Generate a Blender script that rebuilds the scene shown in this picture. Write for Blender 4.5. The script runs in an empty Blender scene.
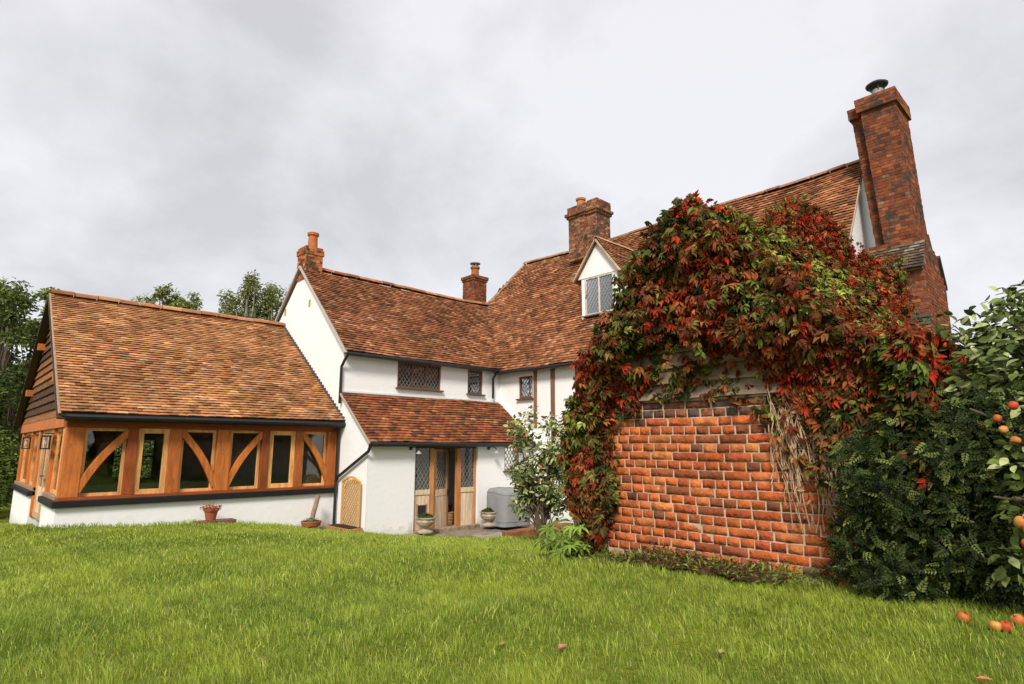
import bpy, math, random
import numpy as np
from mathutils import Vector, Matrix, noise
R = math.radians
random.seed(7)
rng = np.random.default_rng(11)
scene = bpy.context.scene
COL = scene.collection
rnd = random.uniform

# ------------------------------------------------------------------ camera
EYE = 2.0
F_PX = 595.0
PITCH = math.atan(105 / F_PX)
HX, HY = .6931, .7208                       # heading of the camera on the ground
cam_d = bpy.data.cameras.new('camera')
cam_d.sensor_width = 36.0
cam_d.lens = F_PX / 1024 * 36
cam_d.clip_end = 2000
cam = bpy.data.objects.new('camera', cam_d)
COL.objects.link(cam)
cam.location = (0, 0, EYE)
look = Vector((HX * math.cos(PITCH), HY * math.cos(PITCH), math.sin(PITCH)))
cam.rotation_euler = look.to_track_quat('-Z', 'Y').to_euler()
scene.camera = cam


def at(px, depth):
    """ground position seen in column px at a given depth"""
    r = (px - 512) / 604 * depth
    return HX * depth + HY * r, HY * depth - HX * r


# ------------------------------------------------------------------ ground height
def lerp(a, b, t):
    return a + (b - a) * t


GU = [-200, 2, 4.1, 5.8, 7.2, 8.4, 200]
GZ = [.62, .60, .50, .28, .04, -.20, -.20]


def ground_z(u, v):
    u = np.asarray(u, float)
    v = np.asarray(v, float)
    low = np.interp(u, GU, GZ)
    low = low - np.where(u < 4, np.clip((v - 13.6) * .085, 0, .62), 0)
    end = np.interp(u, [-200, 6.5, 8.3, 200], [13.2, 13.2, 11.6, 11.6])
    t = np.clip((v - 2.6) / (end - 2.6), 0, 1)
    t = 1 - (1 - t) ** 1.45
    return 1.10 + (low - 1.10) * t


def gz(u, v):
    return float(ground_z(u, v))


# ------------------------------------------------------------------ mesh collector
class MB:
    def __init__(s):
        s.v = []
        s.f = []
        s.c = []

    def add(s, vs, fs, col):
        n = len(s.v)
        s.v += [tuple(p) for p in vs]
        s.f += [tuple(i + n for i in f) for f in fs]
        s.c += [tuple(col)] * len(vs)

    def quad(s, a, b, c, d, col=(.5, .5, .5)):
        s.add([a, b, c, d], [(0, 1, 2, 3)], col)

    def poly(s, ps, col=(.5, .5, .5)):
        s.add(ps, [tuple(range(len(ps)))], col)

    def box(s, x0, x1, y0, y1, z0, z1, col=(.5, .5, .5)):
        s.add([(x0, y0, z0), (x1, y0, z0), (x1, y1, z0), (x0, y1, z0), (x0, y0, z1), (x1, y0, z1), (x1, y1, z1), (x0, y1, z1)],
              [(0, 3, 2, 1), (4, 5, 6, 7), (0, 1, 5, 4), (1, 2, 6, 5), (2, 3, 7, 6), (3, 0, 4, 7)], col)

    def obox(s, c, a, b, d, col=(.5, .5, .5)):
        """oriented box from centre and three half vectors"""
        c, a, b, d = Vector(c), Vector(a), Vector(b), Vector(d)
        vs = [c + sa * a + sb * b + sd * d for sd in (-1, 1) for sa, sb in ((-1, -1), (1, -1), (1, 1), (-1, 1))]
        s.add(vs, [(0, 3, 2, 1), (4, 5, 6, 7), (0, 1, 5, 4), (1, 2, 6, 5), (2, 3, 7, 6), (3, 0, 4, 7)], col)

    def bar(s, p, q, w, h, up=(0, 0, 1), col=(.5, .5, .5)):
        p, q, up = Vector(p), Vector(q), Vector(up)
        d = (q - p)
        side = d.cross(up).normalized()
        u2 = side.cross(d).normalized()
        s.obox((p + q) / 2, d / 2, side * w / 2, u2 * h / 2, col)

    def prism(s, poly, off, col=(.5, .5, .5)):
        """extrude polygon (3D points) by off"""
        off = Vector(off)
        n = len(poly)
        a = [Vector(p) for p in poly]
        b = [p + off for p in a]
        fs = [tuple(range(n - 1, -1, -1)), tuple(range(n, 2 * n))] + [(i, (i + 1) % n, n + (i + 1) % n, n + i) for i in range(n)]
        s.add(a + b, fs, col)

    def tube(s, pts, rad, n=8, col=(.5, .5, .5), cap=True):
        pts = [Vector(p) for p in pts]
        if not isinstance(rad, (list, tuple)):
            rad = [rad] * len(pts)
        vs = []
        prev = None
        for i, p in enumerate(pts):
            d = (pts[min(i + 1, len(pts) - 1)] - pts[max(i - 1, 0)]).normalized()
            if prev is None:
                x = d.orthogonal().normalized()
            else:
                x = (prev - d * prev.dot(d)).normalized()
            prev = x
            y = d.cross(x)
            for k in range(n):
                a = 2 * math.pi * k / n
                vs.append(p + (x * math.cos(a) + y * math.sin(a)) * rad[i])
        fs = []
        for i in range(len(pts) - 1):
            for k in range(n):
                fs.append((i * n + k, i * n + (k + 1) % n, (i + 1) * n + (k + 1) % n, (i + 1) * n + k))
        if cap:
            fs.append(tuple(range(n - 1, -1, -1)))
            fs.append(tuple((len(pts) - 1) * n + k for k in range(n)))
        s.add(vs, fs, col)

    def lathe(s, c, prof, n=24, col=(.5, .5, .5)):
        vs = []
        for r, z in prof:
            for k in range(n):
                a = 2 * math.pi * k / n
                vs.append((c[0] + r * math.cos(a), c[1] + r * math.sin(a), c[2] + z))
        fs = []
        for i in range(len(prof) - 1):
            for k in range(n):
                fs.append((i * n + k, i * n + (k + 1) % n, (i + 1) * n + (k + 1) % n, (i + 1) * n + k))
        fs.append(tuple(range(n - 1, -1, -1)))
        fs.append(tuple((len(prof) - 1) * n + k for k in range(n)))
        s.add(vs, fs, col)

    def build(s, name, mat, parent=None, bevel=0, smooth=False):
        o0 = Vector((0, 0, 0))
        if parent is not None:
            p = parent
            while p is not None:
                o0 = o0 + p.location
                p = p.parent
        V = np.array(s.v, dtype=np.float32) - np.array(o0, dtype=np.float32)
        me = bpy.data.meshes.new(name)
        me.from_pydata(V.tolist(), [], s.f)
        ca = me.color_attributes.new('Col', 'FLOAT_COLOR', 'POINT')
        c4 = np.ones((len(s.v), 4), dtype=np.float32)
        c4[:, :3] = np.array(s.c, dtype=np.float32)
        ca.data.foreach_set('color', c4.ravel())
        me.materials.append(mat)
        if smooth:
            me.polygons.foreach_set('use_smooth', [True] * len(me.polygons))
        o = bpy.data.objects.new(name, me)
        COL.objects.link(o)
        if parent is not None:
            o.parent = parent
        if bevel:
            b = o.modifiers.new('bevel', 'BEVEL')
            b.width = bevel
            b.segments = 2
            b.limit_method = 'ANGLE'
        return o


def np_mesh(name, V, faces_flat, loop_tot, C, mat, parent=None, smooth=False):
    """fast mesh: V (n,3), faces as flat loop index array, loop_tot per face, C (n,3)"""
    o0 = np.zeros(3)
    p = parent
    while p is not None:
        o0 = o0 + np.array(p.location)
        p = p.parent
    me = bpy.data.meshes.new(name)
    me.vertices.add(len(V))
    me.vertices.foreach_set('co', (V - o0).astype(np.float32).ravel())
    me.loops.add(len(faces_flat))
    me.loops.foreach_set('vertex_index', faces_flat.astype(np.int32))
    me.polygons.add(len(loop_tot))
    st = np.concatenate([[0], np.cumsum(loop_tot)[:-1]]).astype(np.int32)
    me.polygons.foreach_set('loop_start', st)
    me.polygons.foreach_set('loop_total', loop_tot.astype(np.int32))
    me.update(calc_edges=True)
    ca = me.color_attributes.new('Col', 'FLOAT_COLOR', 'POINT')
    c4 = np.ones((len(V), 4), dtype=np.float32)
    c4[:, :3] = C
    ca.data.foreach_set('color', c4.ravel())
    me.materials.append(mat)
    if smooth:
        me.polygons.foreach_set('use_smooth', [True] * len(me.polygons))
    o = bpy.data.objects.new(name, me)
    COL.objects.link(o)
    if parent is not None:
        o.parent = parent
    return o


def tag(o, label=None, cat=None, group=None, kind=None):
    if label:
        o['label'] = label
    if cat:
        o['category'] = cat
    if group:
        o['group'] = group
    if kind:
        o['kind'] = kind
    return o


def thing(name, label, cat, loc, group=None):
    o = bpy.data.objects.new(name, None)
    o.empty_display_size = .2
    o.location = loc
    COL.objects.link(o)
    return tag(o, label, cat, group)


# ------------------------------------------------------------------ materials
def material(name, rough=.8, var=.25, scale=3.0, stretch=(1, 1, 1), bump=.3, bscale=40.0, spec=.3, stain=None, stain_scale=1.2, stain_at=.58, bdist=.01, stain2=None, stain2_scale=20, stain2_at=.66):
    m = bpy.data.materials.new(name)
    m.use_nodes = True
    nt = m.node_tree
    N, L = nt.nodes, nt.links
    N.clear()
    out = N.new('ShaderNodeOutputMaterial')
    b = N.new('ShaderNodeBsdfPrincipled')
    L.new(b.outputs[0], out.inputs[0])
    b.inputs['Roughness'].default_value = rough
    b.inputs['Specular IOR Level'].default_value = spec
    at_ = N.new('ShaderNodeAttribute')
    at_.attribute_name = 'Col'
    tc = N.new('ShaderNodeTexCoord')
    mp = N.new('ShaderNodeMapping')
    mp.inputs['Scale'].default_value = stretch
    L.new(tc.outputs['Object'], mp.inputs[0])
    n1 = N.new('ShaderNodeTexNoise')
    n1.inputs['Scale'].default_value = scale
    n1.inputs['Detail'].default_value = 8
    n1.inputs['Roughness'].default_value = .65
    L.new(mp.outputs[0], n1.inputs['Vector'])
    mr = N.new('ShaderNodeMapRange')
    mr.inputs['From Min'].default_value = .3
    mr.inputs['From Max'].default_value = .7
    mr.inputs['To Min'].default_value = 1 - var
    mr.inputs['To Max'].default_value = 1 + var
    L.new(n1.outputs[0], mr.inputs[0])
    mx = N.new('ShaderNodeVectorMath')
    mx.operation = 'SCALE'
    L.new(at_.outputs['Color'], mx.inputs[0])
    L.new(mr.outputs[0], mx.inputs['Scale'])
    last = mx.outputs[0]
    for stain, stain_scale, stain_at in ((stain, stain_scale, stain_at), (stain2, stain2_scale, stain2_at)):
        if not stain:
            continue
        n3 = N.new('ShaderNodeTexNoise')
        n3.inputs['Scale'].default_value = stain_scale
        n3.inputs['Detail'].default_value = 10
        n3.inputs['Roughness'].default_value = .7
        L.new(tc.outputs['Object'], n3.inputs['Vector'])
        m3 = N.new('ShaderNodeMapRange')
        m3.inputs['From Min'].default_value = stain_at
        m3.inputs['From Max'].default_value = stain_at + .12
        L.new(n3.outputs[0], m3.inputs[0])
        mc = N.new('ShaderNodeMix')
        mc.data_type = 'RGBA'
        L.new(m3.outputs[0], mc.inputs[0])
        L.new(last, mc.inputs[6])
        mc.inputs[7].default_value = (*stain, 1)
        last = mc.outputs[2]
    L.new(last, b.inputs['Base Color'])
    if bump:
        n2 = N.new('ShaderNodeTexNoise')
        n2.inputs['Scale'].default_value = bscale
        n2.inputs['Detail'].default_value = 6
        L.new(mp.outputs[0], n2.inputs['Vector'])
        bp = N.new('ShaderNodeBump')
        bp.inputs['Strength'].default_value = bump
        bp.inputs['Distance'].default_value = bdist
        L.new(n2.outputs[0], bp.inputs['Height'])
        L.new(bp.outputs[0], b.inputs['Normal'])
    return m


def leaf_material(name, rough=.45, trans=.3, spec=.35):
    m = bpy.data.materials.new(name)
    m.use_nodes = True
    nt = m.node_tree
    N, L = nt.nodes, nt.links
    N.clear()
    out = N.new('ShaderNodeOutputMaterial')
    b = N.new('ShaderNodeBsdfPrincipled')
    b.inputs['Roughness'].default_value = rough
    b.inputs['Specular IOR Level'].default_value = spec
    t = N.new('ShaderNodeBsdfTranslucent')
    mix = N.new('ShaderNodeMixShader')
    mix.inputs[0].default_value = trans
    at_ = N.new('ShaderNodeAttribute')
    at_.attribute_name = 'Col'
    tc = N.new('ShaderNodeTexCoord')
    n1 = N.new('ShaderNodeTexNoise')
    n1.inputs['Scale'].default_value = 25
    n1.inputs['Detail'].default_value = 4
    L.new(tc.outputs['Object'], n1.inputs['Vector'])
    mr = N.new('ShaderNodeMapRange')
    mr.inputs['From Min'].default_value = .3
    mr.inputs['From Max'].default_value = .7
    mr.inputs['To Min'].default_value = .72
    mr.inputs['To Max'].default_value = 1.28
    L.new(n1.outputs[0], mr.inputs[0])
    mx = N.new('ShaderNodeVectorMath')
    mx.operation = 'SCALE'
    L.new(at_.outputs['Color'], mx.inputs[0])
    L.new(mr.outputs[0], mx.inputs['Scale'])
    L.new(mx.outputs[0], b.inputs['Base Color'])
    L.new(mx.outputs[0], t.inputs['Color'])
    L.new(b.outputs[0], mix.inputs[1])
    L.new(t.outputs[0], mix.inputs[2])
    L.new(mix.outputs[0], out.inputs[0])
    return m


def glass_material(name, tint=(.8, .85, .85), refl=1.0):
    m = bpy.data.materials.new(name)
    m.use_nodes = True
    nt = m.node_tree
    N, L = nt.nodes, nt.links
    N.clear()
    out = N.new('ShaderNodeOutputMaterial')
    g = N.new('ShaderNodeBsdfGlossy')
    g.inputs['Roughness'].default_value = .03
    t = N.new('ShaderNodeBsdfTransparent')
    t.inputs['Color'].default_value = (*tint, 1)
    fr = N.new('ShaderNodeFresnel')
    fr.inputs['IOR'].default_value = 1.5
    mu = N.new('ShaderNodeMath')
    mu.operation = 'MULTIPLY'
    mu.inputs[1].default_value = refl
    mu.use_clamp = True
    tc = N.new('ShaderNodeTexCoord')
    nz = N.new('ShaderNodeTexNoise')
    nz.inputs['Scale'].default_value = 3.0
    L.new(tc.outputs['Object'], nz.inputs['Vector'])
    bp = N.new('ShaderNodeBump')
    bp.inputs['Strength'].default_value = .15
    bp.inputs['Distance'].default_value = .02
    L.new(nz.outputs[0], bp.inputs['Height'])
    L.new(bp.outputs[0], g.inputs['Normal'])
    mix = N.new('ShaderNodeMixShader')
    L.new(fr.outputs[0], mu.inputs[0])
    L.new(mu.outputs[0], mix.inputs[0])
    L.new(t.outputs[0], mix.inputs[1])
    L.new(g.outputs[0], mix.inputs[2])
    L.new(mix.outputs[0], out.inputs[0])
    return m


M = {}
M['white'] = material('limewashed_render', .9, .02, 1.2, bump=.22, bscale=9, spec=.15, bdist=.03, stain=(.82, .82, .81), stain_scale=1.1, stain_at=.60, stain2=(.72, .70, .64), stain2_scale=6, stain2_at=.76)
_nt = M['white'].node_tree
_b = next(n_ for n_ in _nt.nodes if n_.type == 'BSDF_PRINCIPLED')
_src = _b.inputs['Base Color'].links[0].from_socket
_tc = next(n_ for n_ in _nt.nodes if n_.type == 'TEX_COORD')
_sp = _nt.nodes.new('ShaderNodeSeparateXYZ')
_nt.links.new(_tc.outputs['Object'], _sp.inputs[0])
_mr = _nt.nodes.new('ShaderNodeMapRange')
_mr.inputs['From Min'].default_value = .02
_mr.inputs['From Max'].default_value = .42
_mr.inputs['To Min'].default_value = .42
_mr.inputs['To Max'].default_value = -.60
_nt.links.new(_sp.outputs[2], _mr.inputs[0])
_nz = _nt.nodes.new('ShaderNodeTexNoise')
_nz.inputs['Scale'].default_value = 7
_nz.inputs['Detail'].default_value = 8
_nt.links.new(_tc.outputs['Object'], _nz.inputs['Vector'])
_ad = _nt.nodes.new('ShaderNodeMath')
_ad.operation = 'MULTIPLY_ADD'
_ad.use_clamp = True
_ad.inputs[1].default_value = 1.6
_nt.links.new(_nz.outputs[0], _ad.inputs[0])
_s2 = _nt.nodes.new('ShaderNodeMath')
_s2.operation = 'SUBTRACT'
_nt.links.new(_mr.outputs[0], _s2.inputs[0])
_s2.inputs[1].default_value = .72
_nt.links.new(_s2.outputs[0], _ad.inputs[2])
_mx = _nt.nodes.new('ShaderNodeMix')
_mx.data_type = 'RGBA'
_nt.links.new(_ad.outputs[0], _mx.inputs[0])
_nt.links.new(_src, _mx.inputs[6])
_mx.inputs[7].default_value = (.42, .40, .30, 1)
_nt.links.new(_mx.outputs[2], _b.inputs['Base Color'])
M['tile'] = material('clay_tile', .88, .42, 2.6, bump=.6, bscale=50, spec=.15, stain=(.10, .065, .035), stain_scale=1.7, stain_at=.57, stain2=(.46, .35, .24), stain2_scale=13, stain2_at=.675)
M['ridge'] = material('ridge_tile_clay', .85, .25, 5, bump=.4, bscale=50, spec=.2, stain=(.42, .33, .22), stain_scale=3.0, stain_at=.56)
M['brick'] = material('old_red_brick', .9, .42, 11, bump=1.0, bscale=38, spec=.12, bdist=.015, stain=(.17, .07, .04), stain_scale=3.2, stain_at=.59, stain2=(.50, .36, .25), stain2_scale=13, stain2_at=.63)
M['chimney_brick'] = material('sooty_brick', .9, .38, 8, bump=.8, bscale=40, spec=.12, stain=(.055, .042, .034), stain_scale=2.4, stain_at=.50, stain2=(.36, .30, .20), stain2_scale=11, stain2_at=.67)
M['mortar'] = material('lime_mortar', .95, .22, 12, bump=.6, bscale=60, spec=.1)
M['oak'] = material('green_oak', .6, .38, 2.2, (6, 6, 1), bump=.6, bscale=20, spec=.2, stain=(.22, .06, .018), stain_scale=4.5, stain_at=.60, stain2=(.12, .04, .015), stain2_scale=22, stain2_at=.70)
M['oakh'] = material('green_oak_lengthwise', .6, .32, 2.2, (1, 6, 8), bump=.6, bscale=20, spec=.2, stain=(.22, .06, .018), stain_scale=4.5, stain_at=.60, stain2=(.12, .04, .015), stain2_scale=22, stain2_at=.70)
M['weathered'] = material('weathered_boards', .85, .35, 2.0, (8, 8, 1), bump=.5, bscale=22, spec=.15, stain=(.55, .26, .11), stain_scale=3.5, stain_at=.64)
M['boards'] = material('gable_weatherboard', .85, .4, 2.0, (4, 1, 8), bump=.5, bscale=22, spec=.15)
M['black'] = material('black_painted_metal', .45, .1, 5, bump=0, spec=.5)
M['blackwood'] = material('black_stained_timber', .6, .3, 3, (1, 6, 6), bump=.3, bscale=20, spec=.3)
M['lead'] = material('lead_came', .5, .1, 5, bump=0, spec=.5)
M['stone'] = material('cast_stone', .9, .35, 12, bump=.6, bscale=40, spec=.15, stain=(.14, .13, .08), stain_scale=7, stain_at=.52)
M['terracotta'] = material('terracotta', .85, .2, 8, bump=.3, bscale=40, spec=.2)
M['cloth'] = material('grey_cover_fabric', .75, .08, 5, bump=.3, bscale=80, spec=.25)
M['soil'] = material('dark_soil', .95, .4, 10, bump=1, bscale=30, spec=.1)
M['bark'] = material('bark', .9, .35, 6, (4, 4, 1), bump=.8, bscale=20, spec=.1)
M['twig'] = material('dry_twigs', .9, .3, 20, bump=0, spec=.1)
M['paving'] = material('worn_paving', .9, .3, 3, bump=.5, bscale=20, spec=.15, stain=(.10, .11, .05), stain_scale=2.5, stain_at=.55)
M['inside'] = material('dim_interior', .9, .2, 3, bump=0, spec=.1)
M['plain'] = material('painted', .6, .1, 5, bump=0, spec=.4)
M['fruit'] = material('apple_skin', .55, .3, 14, bump=.2, spec=.3, stain=(.35, .20, .07), stain_scale=40, stain_at=.60)
M['glass'] = glass_material('window_glass', (.8, .85, .85), 2.0)
M['oldglass'] = glass_material('old_leaded_glass', (.45, .5, .5), 1.6)
M['leaf'] = leaf_material('creeper_leaf', .55, .25, .15)
M['leafdark'] = leaf_material('dark_leaf', .55, .2, .15)
M['grass'] = leaf_material('grass_blade', .55, .35, .25)
M['treeleaf'] = leaf_material('tree_leaf', .6, .3, .2)


def ground_material():
    m = bpy.data.materials.new('lawn_ground')
    m.use_nodes = True
    nt = m.node_tree
    N, L = nt.nodes, nt.links
    b = N['Principled BSDF']
    b.inputs['Roughness'].default_value = .95
    b.inputs['Specular IOR Level'].default_value = .1
    tc = N.new('ShaderNodeTexCoord')
    n1 = N.new('ShaderNodeTexNoise')
    n1.inputs['Scale'].default_value = 1.2
    n1.inputs['Detail'].default_value = 10
    L.new(tc.outputs['Object'], n1.inputs['Vector'])
    cr = N.new('ShaderNodeValToRGB')
    cr.color_ramp.elements[0].position = .35
    cr.color_ramp.elements[0].color = (.09, .11, .012, 1)
    cr.color_ramp.elements[1].position = .7
    cr.color_ramp.elements[1].color = (.19, .21, .025, 1)
    L.new(n1.outputs[0], cr.inputs[0])
    L.new(cr.outputs[0], b.inputs['Base Color'])
    n2 = N.new('ShaderNodeTexNoise')
    n2.inputs['Scale'].default_value = 30
    L.new(tc.outputs['Object'], n2.inputs['Vector'])
    bp = N.new('ShaderNodeBump')
    bp.inputs['Strength'].default_value = .8
    bp.inputs['Distance'].default_value = .05
    L.new(n2.outputs[0], bp.inputs['Height'])
    L.new(bp.outputs[0], b.inputs['Normal'])
    return m


# ------------------------------------------------------------------ world and sun
SUN_EL, SUN_AZ = 42, math.atan2(-.60, -.80)        # azimuth angle of the direction TOWARDS the sun
w = bpy.data.worlds.new('World')
scene.world = w
w.use_nodes = True
nt = w.node_tree
N, L = nt.nodes, nt.links
N.clear()
wo = N.new('ShaderNodeOutputWorld')
bg = N.new('ShaderNodeBackground')
L.new(bg.outputs[0], wo.inputs[0])
sky = N.new('ShaderNodeTexSky')
sky.sky_type = 'NISHITA'
sky.sun_disc = False
sky.sun_elevation = R(SUN_EL)
sky.sun_rotation = math.pi / 2 - SUN_AZ
bg.inputs['Strength'].default_value = .1
tc = N.new('ShaderNodeTexCoord')
# project the view direction onto a cloud layer: (x, y) / (z + k)
sep = N.new('ShaderNodeSeparateXYZ')
L.new(tc.outputs['Generated'], sep.inputs[0])
zz = N.new('ShaderNodeMath')
zz.operation = 'MAXIMUM'
zz.inputs[1].default_value = 0
L.new(sep.outputs[2], zz.inputs[0])
za = N.new('ShaderNodeMath')
za.operation = 'ADD'
za.inputs[1].default_value = .55
L.new(zz.outputs[0], za.inputs[0])
dv = N.new('ShaderNodeVectorMath')
dv.operation = 'DIVIDE'
L.new(tc.outputs['Generated'], dv.inputs[0])
L.new(za.outputs[0], dv.inputs[1])
mpw = N.new('ShaderNodeMapping')
mpw.inputs['Location'].default_value = (3.1, 1.7, 0)
mpw.inputs['Scale'].default_value = (1, 1, .15)
L.new(dv.outputs[0], mpw.inputs[0])
cn = N.new('ShaderNodeTexNoise')
cn.inputs['Scale'].default_value = 2.5
cn.inputs['Detail'].default_value = 7
cn.inputs['Roughness'].default_value = .55
cn.inputs['Distortion'].default_value = .15
L.new(mpw.outputs[0], cn.inputs['Vector'])
cr = N.new('ShaderNodeValToRGB')
e = cr.color_ramp.elements
e[0].position = .33
e[0].color = (2.60, 2.56, 2.60, 1)
e[1].position = .56
e[1].color = (3.55, 3.50, 3.60, 1)
L.new(cn.outputs[0], cr.inputs[0])
mxw = N.new('ShaderNodeMix')
mxw.data_type = 'RGBA'
mxw.inputs[0].default_value = .93
L.new(sky.outputs[0], mxw.inputs[6])
L.new(cr.outputs[0], mxw.inputs[7])
L.new(mxw.outputs[2], bg.inputs[0])

sd = bpy.data.lights.new('sun', 'SUN')
sd.energy = 1.5
sd.angle = R(14)
sd.color = (1, .93, .82)
sun = bpy.data.objects.new('sun', sd)
COL.objects.link(sun)
sdir = Vector((math.cos(SUN_AZ) * math.cos(R(SUN_EL)), math.sin(SUN_AZ) * math.cos(R(SUN_EL)), math.sin(R(SUN_EL))))
sun.rotation_euler = (-sdir).to_track_quat('-Z', 'Y').to_euler()
sun.location = (-10, -4, 20)

scene.view_settings.view_transform = 'Standard'
scene.view_settings.look = 'None'
scene.view_settings.gamma = 1
scene.view_settings.exposure = 1.38
scene.render.engine = 'CYCLES'
scene.cycles.use_denoising = True
scene.cycles.max_bounces = 6
scene.cycles.transparent_max_bounces = 12


# ------------------------------------------------------------------ colour helpers
def vary(c, a=.15, hue=.05):
    k = 1 + rnd(-a, a)
    return tuple(max(.002, x * k * (1 + rnd(-hue, hue))) for x in c)


def pick(pal):
    t = sum(w_ for w_, _ in pal)
    x = rnd(0, t)
    for w_, c in pal:
        x -= w_
        if x <= 0:
            return c
    return pal[-1][1]


TILE_NEW = [(6, (.40, .185, .078)), (4, (.33, .142, .058)), (2, (.49, .26, .12)), (1, (.22, .095, .04)), (.15, (.50, .30, .15))]
TILE_OLD = [(6, (.26, .100, .044)), (4, (.19, .072, .033)), (2, (.36, .165, .075)), (1, (.12, .05, .026)), (.12, (.36, .24, .15))]
TILE_DARK = [(6, (.24, .080, .034)), (4, (.17, .056, .026)), (2, (.31, .115, .045)), (1.6, (.10, .045, .025)), (.12, (.34, .25, .16))]
BRICK_GABLE = [(6, (.46, .115, .034)), (4, (.38, .088, .030)), (1.8, (.52, .165, .055)), (1.3, (.27, .078, .034)), (.35, (.17, .06, .034))]
BRICK_OLD = [(5, (.25, .075, .034)), (3.5, (.20, .062, .03)), (1.5, (.33, .11, .045)), (1.2, (.13, .05, .032)), (.2, (.26, .19, .13))]
BRICK_BRIGHT = [(5, (.38, .12, .045)), (3, (.28, .08, .035)), (2, (.46, .20, .07)), (2, (.10, .045, .03))]


def tiles(mb, O, ru, su, length, slope, pal, skip=None, sag=.03, gauge=.105, tw=.17, seed=0, bright=1.0):
    """rows of plain clay tiles; O lower left corner, ru along the eave, su up the slope"""
    O, ru, su = Vector(O), Vector(ru).normalized(), Vector(su).normalized()
    n = ru.cross(su).normalized()
    if n.z < 0:
        n = -n
    rows = int(slope / gauge)
    cols = int(length / tw)
    tw = length / cols
    for r in range(rows):
        off = .5 * tw if r % 2 else 0
        for c in range(-1 if r % 2 else 0, cols):
            x0 = max(0, c * tw + off)
            x1 = min(length, (c + 1) * tw + off)
            if x1 - x0 < .04:
                continue
            y0 = r * gauge
            ctr = O + ru * ((x0 + x1) / 2) + su * (y0 + gauge / 2)
            if skip and skip(ctr):
                continue
            s_ = sag * noise.noise(Vector((ctr.x * .5, ctr.y * .5, ctr.z * .5 + seed))) * 2
            lift = .040 + rnd(-.005, .007)
            a = rnd(-.006, .006)
            big = .85 + .35 * (noise.noise(Vector((ctr.x * .9 + 7, ctr.y * .9, ctr.z * .9))) + .5)
            col = tuple(v_ * big * bright for v_ in vary(pick(pal), .14, .05))
            j = rnd(-.004, .004)
            g = .002
            p = lambda x, y, h: O + ru * x + su * (y + j) + n * (h + s_)
            top = gauge + .03
            m = (x0 + x1) / 2
            cam_ = .004
            vs = [p(x0 + g, y0 - a, lift), p(m, y0, lift + cam_), p(x1 - g, y0 + a, lift),
                  p(x0 + g, y0 + top, .012), p(m, y0 + top, .012 + cam_), p(x1 - g, y0 + top, .012),
                  p(x0 + g, y0 - a, lift - .026), p(m, y0, lift - .024), p(x1 - g, y0 + a, lift - .026)]
            mb.add(vs, [(0, 1, 4, 3), (1, 2, 5, 4), (0, 3, 6), (2, 8, 5)], col)
            mb.add([vs[6], vs[7], vs[8], vs[0], vs[1], vs[2]], [(0, 1, 4, 3), (1, 2, 5, 4)], tuple(q_ * .38 for q_ in col))      # row shadow painted into the lower edge colour
    # under-layer
    return n


def sagged(mb, ax, a, b, lo, hi, A):
    out = []
    for p in mb.v:
        t_ = min(1, max(0, (p[ax] - a) / (b - a)))
        k_ = min(1, max(0, (p[2] - lo) / (hi - lo)))
        out.append((p[0], p[1], p[2] - A * (math.sin(math.pi * t_) + .35 * math.sin(3 * math.pi * t_ + .6)) * k_))
    mb.v = out


def ridge_tiles(mb, p, q, r=.13, L_=.42, pal=None, droop=.5):
    p, q = Vector(p), Vector(q)
    d = (q - p)
    n = max(1, int(d.length / L_))
    d.normalize()
    side = d.cross(Vector((0, 0, 1))).normalized()
    up = side.cross(d).normalized()
    L_ = (Vector(q) - Vector(p)).length / n
    for i in range(n):
        a = p + d * (i * L_ + .006)
        b = p + d * ((i + 1) * L_ - .006)
        col = vary(pick(pal or [(3, (.36, .16, .075)), (2, (.45, .23, .12)), (1, (.28, .11, .05))]), .15, .05)
        h = rnd(-.008, .008)
        vs = []
        K = 6
        for e_ in (a, b):
            for rr in (r, r - .02):
                for k in range(K + 1):
                    t = math.pi * k / K
                    vs.append(e_ + side * (math.cos(t) * rr) + up * (math.sin(t) * rr * .8 + h - r * droop))
        fs = []
        W = K + 1
        for k in range(K):
            fs.append((k, k + 1, 2 * W + k + 1, 2 * W + k))
            fs.append((W + k, 3 * W + k, 3 * W + k + 1, W + k + 1))
            fs.append((k, W + k, W + k + 1, k + 1))
            fs.append((2 * W + k, 2 * W + k + 1, 3 * W + k + 1, 3 * W + k))
        fs.append((0, 2 * W, 3 * W, W))
        fs.append((K, W + K, 3 * W + K, 2 * W + K))
        mb.add(vs, fs, col)


def brick_face(mb, O, r, W, H, pal, up=(0, 0, 1), n=None, course=.075, blen=.225, proud=.008, headers=True, dark=1.0, mort=.010):
    """flat field of slightly proud bricks on a face (O lower left, r along)"""
    O, r, up = Vector(O), Vector(r).normalized(), Vector(up).normalized()
    n = Vector(n)
    rows = max(1, int(round(H / course)))
    course = H / rows
    for j in range(rows):
        hd = headers and j % 2
        bl = blen / 2 if hd else blen
        x = -rnd(0, bl)
        while x < W:
            x0, x1 = max(0, x + mort / 2), min(W, x + bl - mort / 2)
            x += bl * rnd(.94, 1.06)
            if x1 - x0 < .02:
                continue
            col = tuple(c * dark for c in vary(pick(pal), .2, .06))
            z0, z1 = j * course + mort / 2, (j + 1) * course - mort / 2
            pr = proud * rnd(.3, 1.3)
            q = [O + r * a + up * b for a, b in ((x0, z0), (x1, z0), (x1, z1), (x0, z1))]
            q2 = [p_ + n * pr for p_ in q]
            mb.add(q + q2, [(4, 5, 6, 7), (0, 1, 5, 4), (1, 2, 6, 5), (2, 3, 7, 6), (3, 0, 4, 7)], col)


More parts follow.
